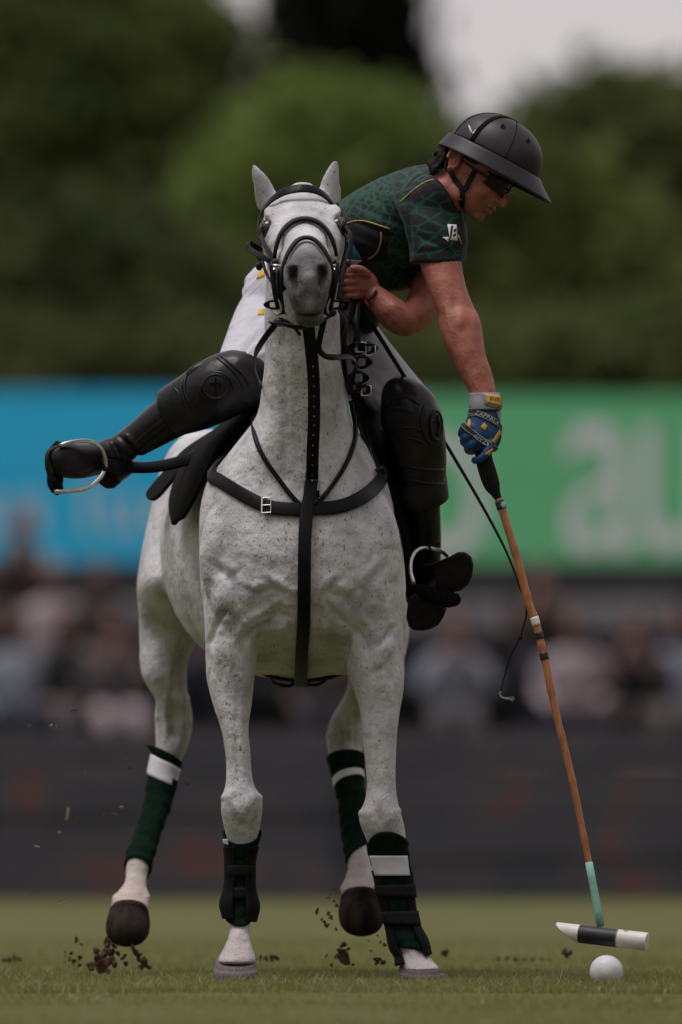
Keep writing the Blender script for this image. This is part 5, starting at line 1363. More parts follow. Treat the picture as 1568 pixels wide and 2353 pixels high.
def cane_band(name, y0, y1, mat, off):
    z0, z1 = mp(0, y0).z, mp(0, y1).z; k = np.linspace(z0, z1, 5); Z = cp[::-1, 2]
    pts = np.stack([np.interp(k, Z, cp[::-1, j]) for j in range(3)], 1); r = np.interp(k, Z, cp[::-1, 3]) + off
    mb = MB(); tube(mb, pts, r, n=1, N=14); return mb.build(name, M_[mat], mallet)
cane_band('black_tape', 1152, 1170, 'navy', .0022)
M_['sticker'] = material('light_blue_sticker', (.22, .52, .64), None, rough=.5)
mb = MB(); mb.ball(mp(1156, 1160) + Vector((.002, -.0125, 0)), (.008, .002, .008), 12, 8); mb.build('round_sticker', M_['sticker'], mallet)
cane_band('white_tape', 1418, 1437, 'mallet_white', .0012); cane_band('black_tape', 1453, 1469, 'navy', .0012); cane_band('black_tape', 1500, 1516, 'navy', .0012)
cane_band('mint_tape', 1981, 2132, 'teal', .0016)
# head: round cigar, cut away under its left end
A, B = np.array(mp(1279, 2136)), np.array(mp(1487, 2160)); B[1] -= .06; ax = B - A; Lm = np.linalg.norm(ax); ax /= Lm
up = np.array((0, 0, 1.0)); up -= ax * up.dot(ax); up /= np.linalg.norm(up); sd = np.cross(ax, up)
def head_piece(name, t0, t1, mat, slope=False, n=8):
    rings = []
    a = np.linspace(0, 2 * pi, 32, endpoint=False)
    for t in np.linspace(t0, t1, n):
        r = .0232; ring = []
        for q in a:
            x, z = r * math.cos(q), r * math.sin(q)
            if slope:
                lim = r * .75 - (2 * r - .004) * (t / t1) ** .85 if t < t1 else -r
                z = max(z, lim)
                x *= .55 + .45 * min(1, (t / t1 + .12) ** .5)
            ring.append(A + ax * (t * Lm) + sd * x + up * (z - (.004 if slope else .004)))
        rings.append(ring)
    mb = MB(); mb.loft(np.array(rings)); return mb.build(name, M_[mat], mallet, bevel=.002)
head_piece('head_toe', 0.0, .255, 'mallet_white', True); head_piece('head_band', .255, .675, 'navy'); head_piece('head_heel', .675, 1.0, 'mallet_white')
mb = MB(); tube(mb, [A + ax * (Lm * .672) + up * (.0236 * math.sin(q) - .004) + sd * (.0236 * math.cos(q)) for q in np.linspace(0, 2 * pi, 24)], .0009, n=1, N=5); mb.build('gold_line', M_['gold'], mallet)
v, f = text_mesh('8', .022); q0 = A + ax * (Lm * .76) + up * .0195
mb = MB(); mb.add(np.array([q0 + ax * p[0] * -1.3 + sd * (p[1] * .8 + .006) * 1.0 + up * -.0007 * 0 for p in v]), f); mb.build('numeral', M_['navy'], mallet, smooth=False)

whip = empty('whip', at(900, 820, .15), 'thin black riding whip with frayed lash crossing behind the mallet', 'whip')
mb = MB(); tube(mb, vs((815,672,.21),(838,720,.24),(870,770,.29),(920,850,.37),(968,927,.49),(1040,1045,.54),(1110,1165,.48),(1165,1270,.40),(1200,1362,.32)), [.0062,.0062,.006,.0055,.005,.0045,.004,.0033,.0026], n=6, N=10); mb.build('shaft', M_['grip'], whip)
mb = MB(); tube(mb, vs((1198,1355,.31),(1208,1385,.31),(1210,1412,.31),(1203,1440,.31),(1194,1468,.31),(1177,1500,.31),(1165,1535,.31),(1157,1565,.31),(1151,1588,.31)), [.0024,.0022,.0024,.002,.002,.0018,.0017,.0016,.0016], n=5, N=8); mb.ball(at(1196,1466,.31), (.0055,.005,.0048)); mb.build('lash', M_['grip'], whip)
M_['fray'] = material('frayed_tip', (.34, .31, .28), (.44, .41, .37), 90, .8)
mb = MB(); tube(mb, vs((1151,1588,.31),(1149,1596,.31),(1155,1603,.31),(1168,1606,.31),(1183,1607,.31)), [.0017,.002,.0024,.0022,.001], n=4, N=7)
tube(mb, vs((1160,1604,.31),(1172,1602,.31),(1182,1602,.31)), .0009, n=3, N=5); tube(mb, vs((1162,1605,.31),(1174,1609,.31),(1180,1612,.31)), .0009, n=3, N=5); mb.build('frayed_tip', M_['fray'], whip)
# ------------------------------------------------------------------ ball
ball = MB().ball(at(1394, 2230, -.22) * 1.0 + Vector((0, 0, 0)), .042, 36, 24)
bc = at(1394, 2227, -.22); bc.z = GZ + .037
ball = MB().ball(bc, (.0425, .0425, .0425), 36, 24).build('polo_ball', material('scuffed_white_ball', (.62, .61, .65), (.72, .71, .75), 40, .5, .0008, 120), None)
tag(ball, 'white plastic polo ball lying in the short grass', 'ball')

# ------------------------------------------------------------------ field
def field_material():
    m, n, l, bs = nodes('mown_turf')
    tc = N_(n, 'ShaderNodeTexCoord')
    def nz(s, st=(1, 1, 1), d=5.0):
        mp = N_(n, 'ShaderNodeMapping'); mp.inputs['Scale'].default_value = st; l.new(tc.outputs['Object'], mp.inputs['Vector'])
        x = N_(n, 'ShaderNodeTexNoise', Scale=s, Detail=d); l.new(mp.outputs[0], x.inputs['Vector']); return x.outputs['Fac']
    r1 = N_(n, 'ShaderNodeValToRGB'); r1.color_ramp.elements[0].position = .3; r1.color_ramp.elements[1].position = .7
    r1.color_ramp.elements[0].color = (.082, .094, .027, 1); r1.color_ramp.elements[1].color = (.135, .128, .052, 1)
    l.new(nz(2.2, (1, .35, 1)), r1.inputs[0])
    r2 = N_(n, 'ShaderNodeValToRGB'); r2.color_ramp.elements[0].position = .35; r2.color_ramp.elements[1].position = .75
    r2.color_ramp.elements[0].color = (.076, .083, .028, 1); r2.color_ramp.elements[1].color = (.155, .148, .072, 1)
    l.new(nz(60.0), r2.inputs[0])
    x = N_(n, 'ShaderNodeMix'); x.data_type = 'RGBA'; x.inputs[0].default_value = .45
    l.new(r1.outputs[0], x.inputs[6]); l.new(r2.outputs[0], x.inputs[7]); l.new(x.outputs[2], bs.inputs['Base Color'])
    bs.inputs['Roughness'].default_value = .95; bs.inputs['Specular IOR Level'].default_value = .1
    b = N_(n, 'ShaderNodeBump', Strength=1.0, Distance=.01); l.new(nz(90.0), b.inputs['Height']); l.new(b.outputs[0], bs.inputs['Normal'])
    return m
fm = field_material()
# one sheet to the horizon, gently uneven near the play
xs = np.r_[-600, -120, -30, np.linspace(-8, 8, 41), 30, 120, 600]; ys = np.r_[-60, np.linspace(-12, 12, 61), np.linspace(14, 34, 11), 60, 140, 400, 1500]
G = np.array([[(x, y, GZ + (.004 * math.sin(x * 2.1 + y) * math.sin(y * 1.3 - x) if abs(x) < 8 and -12 <= y <= 12 else 0)) for x in xs] for y in ys])
mb = MB(); mb.loft(G, cap=False, closed=False); fo = mb.build('field', fm, None); tag(fo, kind='structure')

def grass_material():
    m, n, l, bs = nodes('grass_blades')
    a = N_(n, 'ShaderNodeAttribute'); a.attribute_name = 'tone'
    r = N_(n, 'ShaderNodeValToRGB'); e = r.color_ramp.elements
    e[0].position = 0; e[0].color = (.168, .198, .058, 1); e[1].position = 1; e[1].color = (.50, .46, .30, 1)
    q = e.new(.45); q.color = (.262, .268, .096, 1); q = e.new(.8); q.color = (.27, .26, .12, 1)
    l.new(a.outputs['Fac'], r.inputs[0]); l.new(r.outputs[0], bs.inputs['Base Color'])
    bs.inputs['Roughness'].default_value = .7; bs.inputs['Specular IOR Level'].default_value = .2
    tr = N_(n, 'ShaderNodeBsdfTranslucent'); l.new(r.outputs[0], tr.inputs['Color'])
    mx = N_(n, 'ShaderNodeMixShader'); mx.inputs[0].default_value = .4; l.new(bs.outputs[0], mx.inputs[1]); l.new(tr.outputs[0], mx.inputs[2])
    l.new(mx.outputs[0], n['Material Output'].inputs['Surface'])
    return m
def blades(n, y0, y1, half, hmin, hmax, seed):
    g = np.random.default_rng(seed)
    y = g.uniform(y0, y1, n); x = g.uniform(-1, 1, n) * half * (D0 + y) / D0
    patch = np.sin(x * 5.3 + 1.7 * np.sin(y * 2.2)) * np.sin(y * 3.1 + 2 * np.sin(x * 3.7)) + .5 * np.sin(x * 17 + y * 9)
    h = g.uniform(hmin, hmax, n) * (1 + .22 * patch) * np.where(g.random(n) < .03, 1.5, 1.0)
    a = g.uniform(0, 2 * pi, n); w = g.uniform(.0012, .0026, n); lean = g.uniform(.1, .9, n) * h; la = g.uniform(0, 2 * pi, n)
    base = np.stack([x, y, np.full(n, GZ - .004)], 1); d = np.stack([np.cos(a) * w, np.sin(a) * w, np.zeros(n)], 1)
    mid = base + np.stack([np.cos(la) * lean * .3, np.sin(la) * lean * .3, h * .6], 1); tip = base + np.stack([np.cos(la) * lean, np.sin(la) * lean, h], 1)
    V = np.stack([base - d, base + d, mid + d * .8, mid - d * .8, tip], 1).reshape(-1, 3)
    tone = np.clip(g.random(n) ** 1.5 * .8 + .12 * patch + .05, 0, 1); tone = np.where(g.random(n) < .05, g.uniform(.8, 1, n), tone)
    return V, np.repeat(tone, 5), n
Vs, Ts, cnt = [], [], 0
for n, y0, y1, half, h0, h1, sd in ((50000, -1.4, 1.6, 1.0, .012, .029, 1), (26000, 1.6, 5.0, 1.05, .009, .022, 2), (14000, 5.0, 10.0, 1.1, .007, .018, 4), (20000, -6.6, -1.4, 1.0, .006, .014, 3)):
    v, t, k = blades(n, y0, y1, half, h0, h1, sd); Vs.append(v); Ts.append(t); cnt += k
Vs = np.vstack(Vs); Ts = np.concatenate(Ts)
me = bpy.data.meshes.new('grass')
base = np.arange(cnt) * 5
quads = np.stack([base, base + 1, base + 2, base + 3], 1); tris = np.stack([base + 3, base + 2, base + 4], 1)
loops = np.concatenate([np.concatenate([quads, tris], 1).ravel()]).astype(np.int32)
me.vertices.add(len(Vs)); me.vertices.foreach_set('co', Vs.astype(np.float32).ravel())
me.loops.add(len(loops)); me.loops.foreach_set('vertex_index', loops)
ls = np.stack([np.arange(cnt) * 7, np.arange(cnt) * 7 + 4], 1).ravel().astype(np.int32)
me.polygons.add(cnt * 2); me.polygons.foreach_set('loop_start', ls)
me.update(calc_edges=True); me.validate()
set_attr(me, 'tone', Ts)
go = obj('grass', me, grass_material(), None, smooth=False); tag(go, 'short olive green turf under the hooves', 'grass', kind='stuff')

# ------------------------------------------------------------------ torn turf: clods in the air and on the ground
M_['soil'] = material('dark_soil', (.105, .058, .038), (.21, .135, .095), 70, .95, .003, 160, spec=.1)
random.seed(21)
clod_mesh = []
for k in range(6):
    mb = MB()
    for _ in range(6): mb.ball((random.uniform(-.5, .5), random.uniform(-.5, .5), random.uniform(-.4, .4)), (random.uniform(.25, .55), random.uniform(.25, .5), random.uniform(.2, .45)), 10, 7)
    me = remeshed(mb, .11, 1); co, no = coords(me), normals(me); co += no * (rng.random(len(co)) - .5)[:, None] * .14; set_coords(me, co); me.name = 'clod'
    me.materials.append(M_['soil']); clod_mesh.append(me)
def clod(px, py, y, size, label, group):
    o = link(bpy.data.objects.new('turf_clod', random.choice(clod_mesh)))
    p = at(px, py, y); p.z = max(p.z, GZ + size * .2); o.location = p; s = size / 1.6
    o.scale = (s * random.uniform(.8, 1.3), s, s * random.uniform(.7, 1.2)); o.rotation_euler = [random.uniform(0, 6) for _ in range(3)]
    tag(o, label, 'clod', group)
def spray(spots, y, label, group):
    for px, py, sz in spots: clod(px, py, y + random.uniform(-.08, .08), sz / 900.0, label, group)
spray([(176,2160,14),(188,2170,10),(165,2190,12),(183,2200,16),(170,2210,12),(150,2188,6),(160,2205,8),(183,2218,9)] + [(148 + i * 4.5 + random.uniform(-4, 4), random.uniform(2180, 2222), random.uniform(3, 7)) for i in range(8)], 1.0, 'small dark clod of soil flung up beside the leftmost hind hoof', 'soil flung up at left of the leftmost hoof')
spray([(222,2195,34),(236,2205,38),(250,2175,26),(252,2195,34),(262,2210,30),(245,2222,40),(228,2220,34),(270,2190,18),(285,2200,14),(248,2160,16),(212,2222,24),(262,2172,16),(240,2186,22),(290,2214,14)], 1.05, 'dark brown clod in the heap of torn turf below the leftmost hoof', 'heap of torn turf below the leftmost hoof')
spray([(304,2178,14),(312,2188,16),(320,2198,18),(330,2212,22),(338,2220,18),(345,2224,12),(330,2200,10),(326,2222,16)], 1.05, 'brown clod in the trail falling right of the leftmost hind hoof', 'trail of turf right of the leftmost hoof')
spray([(728,2094,14),(756,2100,12),(760,2110,10),(746,2118,10),(750,2126,12),(740,2112,8),(774,2080,12),(772,2136,10),(755,2124,8),(762,2105,7)] + [(742 + random.uniform(0, 32), random.uniform(2040, 2075), random.uniform(3, 6)) for _ in range(9)], .95, 'brown clod of soil thrown left of the hind hoof behind forelegs', 'soil thrown left of the hind hoof between the forelegs')
spray([(788,2172,18),(786,2190,22),(792,2202,24),(778,2196,14),(800,2212,16),(800,2180,12),(750,2196,8),(812,2216,8),(770,2200,8),(762,2218,8),(853,2185,6),(846,2160,5),(868,2206,18),(880,2210,14),(875,2165,8),(868,2150,6),(884,2172,12)], .7, 'dark crumbling clod of turf dropping between the two forelegs', 'turf dropping between the forelegs')
spray([(600,2200,10),(612,2202,13),(624,2203,15),(634,2200,11),(640,2204,9),(590,2204,7)], 1.6, 'low brown clod lying right of the left fore hoof', 'divot right of the left fore hoof')
spray([(1145,2203,10),(1165,2202,12),(1185,2203,13),(1205,2203,13),(1225,2203,12),(1245,2204,10),(1262,2205,8)], 2.6, 'brown crumb of the long divot left of the mallet head', 'long divot between hoof and mallet head')
for px, py, y, sz, lb in ((1022, 2188, 1.8, 20, 'single brown clod flying just right of the right fore hoof'), (1301, 2190, 1.8, 24, 'single blurred clod flying under the pointed mallet toe'), (430, 1800, .9, 11, 'tiny brown clod in the air left of the left knee'), (437, 1893, .9, 6, 'lowest tiny clod in the air left of the left foreleg')):
    clod(px, py, y, sz / 900.0, lb, None)
spray([(20,2205,14),(34,2203,18),(45,2204,12),(10,2207,10)], 2.4, 'brown crumb of the divot at the far left edge', 'divot at the left edge')
# torn blades flying low on the left
fl = MB(); g = np.random.default_rng(9)
for _ in range(26):
    p = np.array(at(g.uniform(20, 330), g.uniform(1600, 2100), g.uniform(.3, 2.2))); d = g.normal(size=3) * g.uniform(.002, .006); w = g.normal(size=3) * .0012
    fl.add([p - d - w, p - d + w, p + d + w, p + d - w], [(0, 1, 2, 3)])
fo2 = fl.build('flying_grass', material('dry_grass_scrap', (.16, .13, .06), (.22, .19, .12), 50, .8), None, smooth=False); tag(fo2, 'scraps of dry grass flying behind the horse at left', 'grass', kind='stuff')

# ------------------------------------------------------------------ far side: boards, stand, spectators, banners
def wbox(mb, x0, x1, y0, y1, z0, z1): return mb.box(((x0 + x1) / 2, (y0 + y1) / 2, (z0 + z1) / 2), ((x1 - x0) / 2, (y1 - y0) / 2, (z1 - z0) / 2))
def boards_material():
    m, n, l, bs = nodes('dark_painted_boards')
    tc = N_(n, 'ShaderNodeTexCoord'); mp = N_(n, 'ShaderNodeMapping'); mp.inputs['Scale'].default_value = (1, 1, 1.6); l.new(tc.outputs['Object'], mp.inputs['Vector'])
    nz = N_(n, 'ShaderNodeTexNoise', Scale=2.6, Detail=1.0); l.new(mp.outputs[0], nz.inputs['Vector'])
    r = N_(n, 'ShaderNodeValToRGB'); e = r.color_ramp.elements
    e[0].position = .30; e[0].color = (.058, .058, .072, 1); e[1].position = .74; e[1].color = (.130, .070, .068, 1); q = e.new(.60); q.color = (.078, .076, .090, 1)
    l.new(nz.outputs['Fac'], r.inputs[0]); l.new(r.outputs[0], bs.inputs['Base Color']); bs.inputs['Roughness'].default_value = .7; bs.inputs['Specular IOR Level'].default_value = .2
    return m
bm_ = boards_material()
YB = 24.4
fence = empty('side_boards', (0, YB, GZ), 'low dark painted board fence along the far edge of the field', 'fence')
for px0 in np.arange(-7.2, 7.2, 2.4):
    for k in range(4):
        mb = MB(); wbox(mb, px0 + .01, px0 + 2.39, YB + random.uniform(0, .02), YB + .05, GZ + .01 + k * .195, GZ + .195 + k * .195); mb.build('plank', bm_, fence, smooth=False, bevel=.006)
    mb = MB(); wbox(mb, px0 - .05, px0 + .05, YB + .055, YB + .15, GZ - .05, GZ + .80); mb.build('post', bm_, fence, smooth=False, bevel=.006)

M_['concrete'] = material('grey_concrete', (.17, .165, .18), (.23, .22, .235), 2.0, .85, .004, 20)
M_['dark_concrete'] = material('shade_painted_concrete', (.030, .029, .031), (.046, .044, .046), 2.0, .9, .004, 20)  # darker copy of the concrete, with shade put into its colour
stand = empty('grandstand', (0, 56, GZ), 'dark grey tiered spectator stand behind the side boards', 'grandstand')
tiers = [(52.0, .10), (53.2, .48), (54.4, .86), (55.6, 1.24), (56.8, 1.62)]
for i, (y, z) in enumerate(tiers):
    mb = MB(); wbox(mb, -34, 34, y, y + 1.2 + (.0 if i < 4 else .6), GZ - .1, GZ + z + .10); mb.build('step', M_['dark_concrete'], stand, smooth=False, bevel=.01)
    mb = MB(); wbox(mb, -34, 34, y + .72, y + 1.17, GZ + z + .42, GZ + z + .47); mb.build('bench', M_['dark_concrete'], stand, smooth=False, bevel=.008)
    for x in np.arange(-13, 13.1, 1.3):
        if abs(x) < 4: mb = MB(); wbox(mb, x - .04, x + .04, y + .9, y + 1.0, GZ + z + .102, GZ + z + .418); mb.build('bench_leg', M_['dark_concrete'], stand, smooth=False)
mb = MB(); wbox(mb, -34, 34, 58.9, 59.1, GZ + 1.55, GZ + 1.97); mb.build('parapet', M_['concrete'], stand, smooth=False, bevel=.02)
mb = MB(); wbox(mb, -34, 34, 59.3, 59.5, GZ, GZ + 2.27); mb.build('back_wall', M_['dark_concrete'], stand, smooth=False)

# spectators: one seated figure in three builds, clothes as children
def person_meshes(lean, arms):
    sk, sh, tr, hr = MB(), MB(), MB(), MB()
    sk.ball((0, -.03 - lean * .4, .735), (.078, .098, .115)); sk.loft(prings([(0, .02 - lean * .25, .52), (0, -.01 - lean * .35, .66)], [(.055, .055), (.05, .05)], n=3)); sk.ball((0, -.13 - lean * .4, .725), (.014, .02, .018))
    sk.loft(prings([(0, .02, .05), (0, .0, .3), (0, -lean * .25, .54)], [(.14, .10), (.15, .11), (.12, .08)], n=3))
    th_ = np.linspace(0, 2 * pi, 18, endpoint=False)
    sh.loft([np.stack([a * np.cos(th_), c + b * np.sin(th_), np.full(18, z)], 1) for z, a, b, c in cat([(-.02, .175, .13, .02), (.15, .18, .135, 0), (.32, .20, .14, -lean * .12), (.46, .215, .12, -lean * .22), (.54, .15, .09, -lean * .25), (.57, .07, .06, -lean * .25)], 3)])
    for s in (-1, 1):
        if arms == 0: pa = [(s * .19, -lean * .2, .49), (s * .25, -.06, .26), (s * .16, -.28, .16), (s * .05, -.38, .17)]
        elif arms == 1: pa = [(s * .19, -lean * .2, .49), (s * .27, .0, .24), (s * .20, -.22, .10), (s * .14, -.40, .10)]
        else: pa = [(s * .19, -lean * .2, .49), (s * .24, -.14, .28), (s * .12, -.30, .42), (s * .04, -.20, .62)]
        sh.loft(prings(pa[:3], [(.06, .06), (.05, .05), (.045, .045)], n=3, N=12)); sk.loft(prings(pa, [(.045, .045), (.038, .038), (.033, .033), (.026, .026)], n=3, N=12)); sk.ball(pa[3], (.035, .045, .035))
        for k in range(4): tube(sk, [np.array(pa[3]) + np.array(((k - 1.5) * .017, -.02, 0)), np.array(pa[3]) + np.array(((k - 1.5) * .017, -.06, -.012)), np.array(pa[3]) + np.array(((k - 1.5) * .017, -.075, -.035))], .009, n=2, N=6)
        tr.loft(prings([(s * .09, .05, .04), (s * .11, -.22, .09), (s * .12, -.46, .09), (s * .12, -.50, -.02), (s * .12, -.46, -.30), (s * .12, -.47, -.40)], [(.095, .09), (.088, .085), (.068, .068), (.065, .065), (.055, .055), (.05, .05)], n=3, N=14, side=(1, 0, 0)))
        sk.loft(prings([(s * .09, .05, .06), (s * .11, -.22, .09), (s * .12, -.46, .08), (s * .12, -.49, -.02), (s * .12, -.46, -.30), (s * .12, -.49, -.42), (s * .125, -.62, -.43)], [(.07, .07), (.06, .06), (.05, .05), (.05, .05), (.04, .04), (.04, .04), (.03, .035)], n=3, N=12, side=(1, 0, 0)))
    hr.ball((0, -.005 - lean * .4, .765), (.088, .103, .105)); hr.ball((0, .04 - lean * .4, .70), (.075, .06, .09))
    return remeshed(sk, .014, 3), remeshed(sh, .016, 4), remeshed(tr, .016, 4), remeshed(hr, .016, 3)
builds = [person_meshes(.30, 0), person_meshes(.12, 1), person_meshes(.22, 2)]
cloth = {k: material(k + '_cloth', c, tuple(x * 1.2 for x in c), 12, .85) for k, c in dict(mauve_white=(0.34, 0.28, 0.3), pale_blue=(0.2, 0.215, 0.27), navy=(.012, .016, .034), red_brown=(0.045, 0.03, 0.027), black=(.010, .010, .013), grey=(0.05, 0.048, 0.054), pink=(0.13, 0.065, 0.066), beige=(0.1, 0.085, 0.07), dusky=(0.09, 0.078, 0.088), brown=(0.045, 0.03, 0.027)).items()}
hairs = {'dark': material('dark_hair', (.012, .009, .008), None, rough=.7), 'brown': material('brown_hair', (.05, .028, .018), None, rough=.7), 'grey': material('grey_hair', (.22, .21, .21), None, rough=.7), 'red cap': material('red_cap_cloth', (.16, .03, .025), None, rough=.8)}
skin2 = material('shade_toned_skin', (.11, .055, .043), (.15, .075, .058), 8, .6)  # skin colour lowered to stand in for the shade in the stand
def spectator(px, tier, build, shirt_c, trouser_c, hair_c, label, rot=0.0, dz=0.0):
    y, z = tiers[tier]; yy = y + .92
    k = (D0 + yy) / D0; X = (px - 784) / 900.0 * k
    root = empty('person', (X, yy, GZ + z + .50), label, 'person', 'spectators seated in the stand')
    root.rotation_euler = (0, 0, rot)
    for nm, me, mt in zip(('body', 'shirt', 'trousers', 'hair' if 'cap' not in hair_c else 'cap'), builds[build], (skin2, cloth[shirt_c], cloth[trouser_c], hairs[hair_c])):
        o = link(bpy.data.objects.new(nm, me)); 
        if len(me.materials) == 0: me.materials.append(mt)
        o.parent = root; o.material_slots[0].link = 'OBJECT'; o.material_slots[0].material = mt
SPECT = [
 (40, 1, 1, 'pale_blue', 'navy', 'dark', 'spectator in pale blue top and navy trousers, front row by left edge'),
 (150, 1, 0, 'black', 'dusky', 'brown', 'spectator in black top and pale mauve trousers, front row left of the hind leg'),
 (255, 1, 2, 'dusky', 'mauve_white', 'dark', 'spectator in grey mauve top with whitish trousers, nearest the hind leg'),
 (125, 2, 1, 'mauve_white', 'black', 'grey', 'grey-haired spectator in whitish top second row near the left edge'),
 (225, 2, 0, 'red_brown', 'navy', 'brown', 'spectator in red-brown top with navy trousers, second row at left'),
 (60, 3, 2, 'red_brown', 'brown', 'red cap', 'spectator in red-brown clothes and red cap high at the left edge'),
 (470, 2, 1, 'pink', 'navy', 'dark', 'spectator in dusty pink top seen between horse legs at left'),
 (760, 1, 1, 'brown', 'navy', 'dark', 'spectator in brown top seen between the forelegs'),
 (1045, 1, 2, 'pale_blue', 'dusky', 'brown', 'spectator in pale blue top and greyish trousers, left of the whip lash'),
 (1230, 2, 2, 'red_brown', 'navy', 'dark', 'spectator in red-brown top high behind the mallet cane'),
 (1322, 1, 0, 'mauve_white', 'navy', 'brown', 'spectator in pinkish white top and navy trousers right of the mallet'),
 (1470, 1, 2, 'black', 'brown', 'dark', 'spectator in black top and brown trousers near the right edge'),
 (1558, 1, 1, 'pale_blue', 'beige', 'brown', 'spectator in pale blue top and beige trousers at the right edge'),
]
for px, t, b, sc, tc_, hc, lb in SPECT: spectator(px, t, b, sc, tc_, hc, lb, random.uniform(-.25, .25))
# cushions left on the lower benches
for px, c, lb in ((225, 'red_brown', 'red-brown seat cushion on the lowest bench at left'), (1210, 'red_brown', 'red-brown seat cushion on the lowest bench behind the mallet'), (1500, 'pink', 'dusty pink seat cushion on the lowest bench at right')):
    y, z = tiers[0]; yy = y + .90; k = (D0 + yy) / D0; X = (px - 784) / 900.0 * k
    mb = MB(); wbox(mb, X - .2, X + .2, yy - .2, yy + .2, GZ + z + .472, GZ + z + .56); o = mb.build('seat_cushion', cloth[c], None, bevel=.03); tag(o, lb, 'cushion', 'cushions on the lowest bench')

YN = 70.0; kn = (D0 + YN) / D0
def banner(name, px0, px1, py0, py1, colour, label, words):
    a, b = at(px0, py1, YN), at(px1, py0, YN)
    root = empty(name, (a.x, YN, GZ), label, 'banner')
    mb = MB(); wbox(mb, a.x, b.x, YN, YN + .04, a.z, b.z); mb.build('sheet', colour, root, smooth=False)
    for x in np.arange(a.x, b.x + .01, (b.x - a.x) / 3):
        mb = MB(); wbox(mb, x - .03, x + .03, YN + .045, YN + .10, GZ, b.z + .02); mb.build('post', M_['dark_concrete'], root, smooth=False)
    for s, px, py, size, mat in words:
        v, f = text_mesh(s, size); c = at(px, py, YN)
        mb = MB(); mb.add(np.stack([c.x + v[:, 0] * (.66 if len(s) == 1 else 1.0), np.full(len(v), YN - .006), c.z + v[:, 1]], 1), f); mb.build('lettering', mat, root, smooth=False)
bl = material('sky_blue_banner', (.014, .46, .80), (.018, .49, .84), 3, .6)
gn = material('green_banner', (.125, .50, .235), (.135, .53, .25), 3, .6)
pale = material('pale_banner_letters', (.52, .60, .70), None, rough=.6); white = material('white_banner_letters', (.70, .68, .75), None, rough=.6)
banner('banner', -900, 560, 898, 1292, bl, 'bright blue advertising banner with pale lettering at left', [('sa lud', 190, 1165, .70, pale)])
banner('banner', 566, 2400, 908, 1298, gn, 'green advertising banner with big white letters at right', [('p', 1030, 1092, 2.3, white), ('a', 1378, 1072, 2.4, white), ('u', 1550, 1072, 2.35, white), ('l', 1690, 1050, 2.2, white)])

# ------------------------------------------------------------------ trees
def leaf_material(name, c1, c2):
    m = material(name, c1, c2, .55, .75, spec=.15, detail=3.0)
    n, l = m.node_tree.nodes, m.node_tree.links; bs = n['Principled BSDF']; src = bs.inputs['Base Color'].links[0].from_socket
    tr = N_(n, 'ShaderNodeBsdfTranslucent'); l.new(src, tr.inputs['Color'])
    mx = N_(n, 'ShaderNodeAddShader'); l.new(bs.outputs[0], mx.inputs[0]); l.new(tr.outputs[0], mx.inputs[1])      # thin leaves pass light
    l.new(mx.outputs[0], n['Material Output'].inputs['Surface'])
    return m
LM = {'mid': leaf_material('mid_green_leaves', (.038, .050, .014), (.076, .094, .027)), 'bright': leaf_material('bright_green_leaves', (.072, .100, .024), (.122, .152, .040)), 'dark': leaf_material('shade_dark_leaves', (.028, .036, .012), (.052, .064, .020)), 'cypress': material('cypress_needles', (.006, .007, .006), (.011, .012, .009), .55, .8, spec=.05), 'olive': leaf_material('olive_brown_leaves', (.046, .058, .019), (.082, .098, .033))}  # the dark leaves carry the shade of the low trees in their colour
BK = material('tree_bark', (.020, .016, .012), (.040, .032, .025), 6, .9, .02, 10)
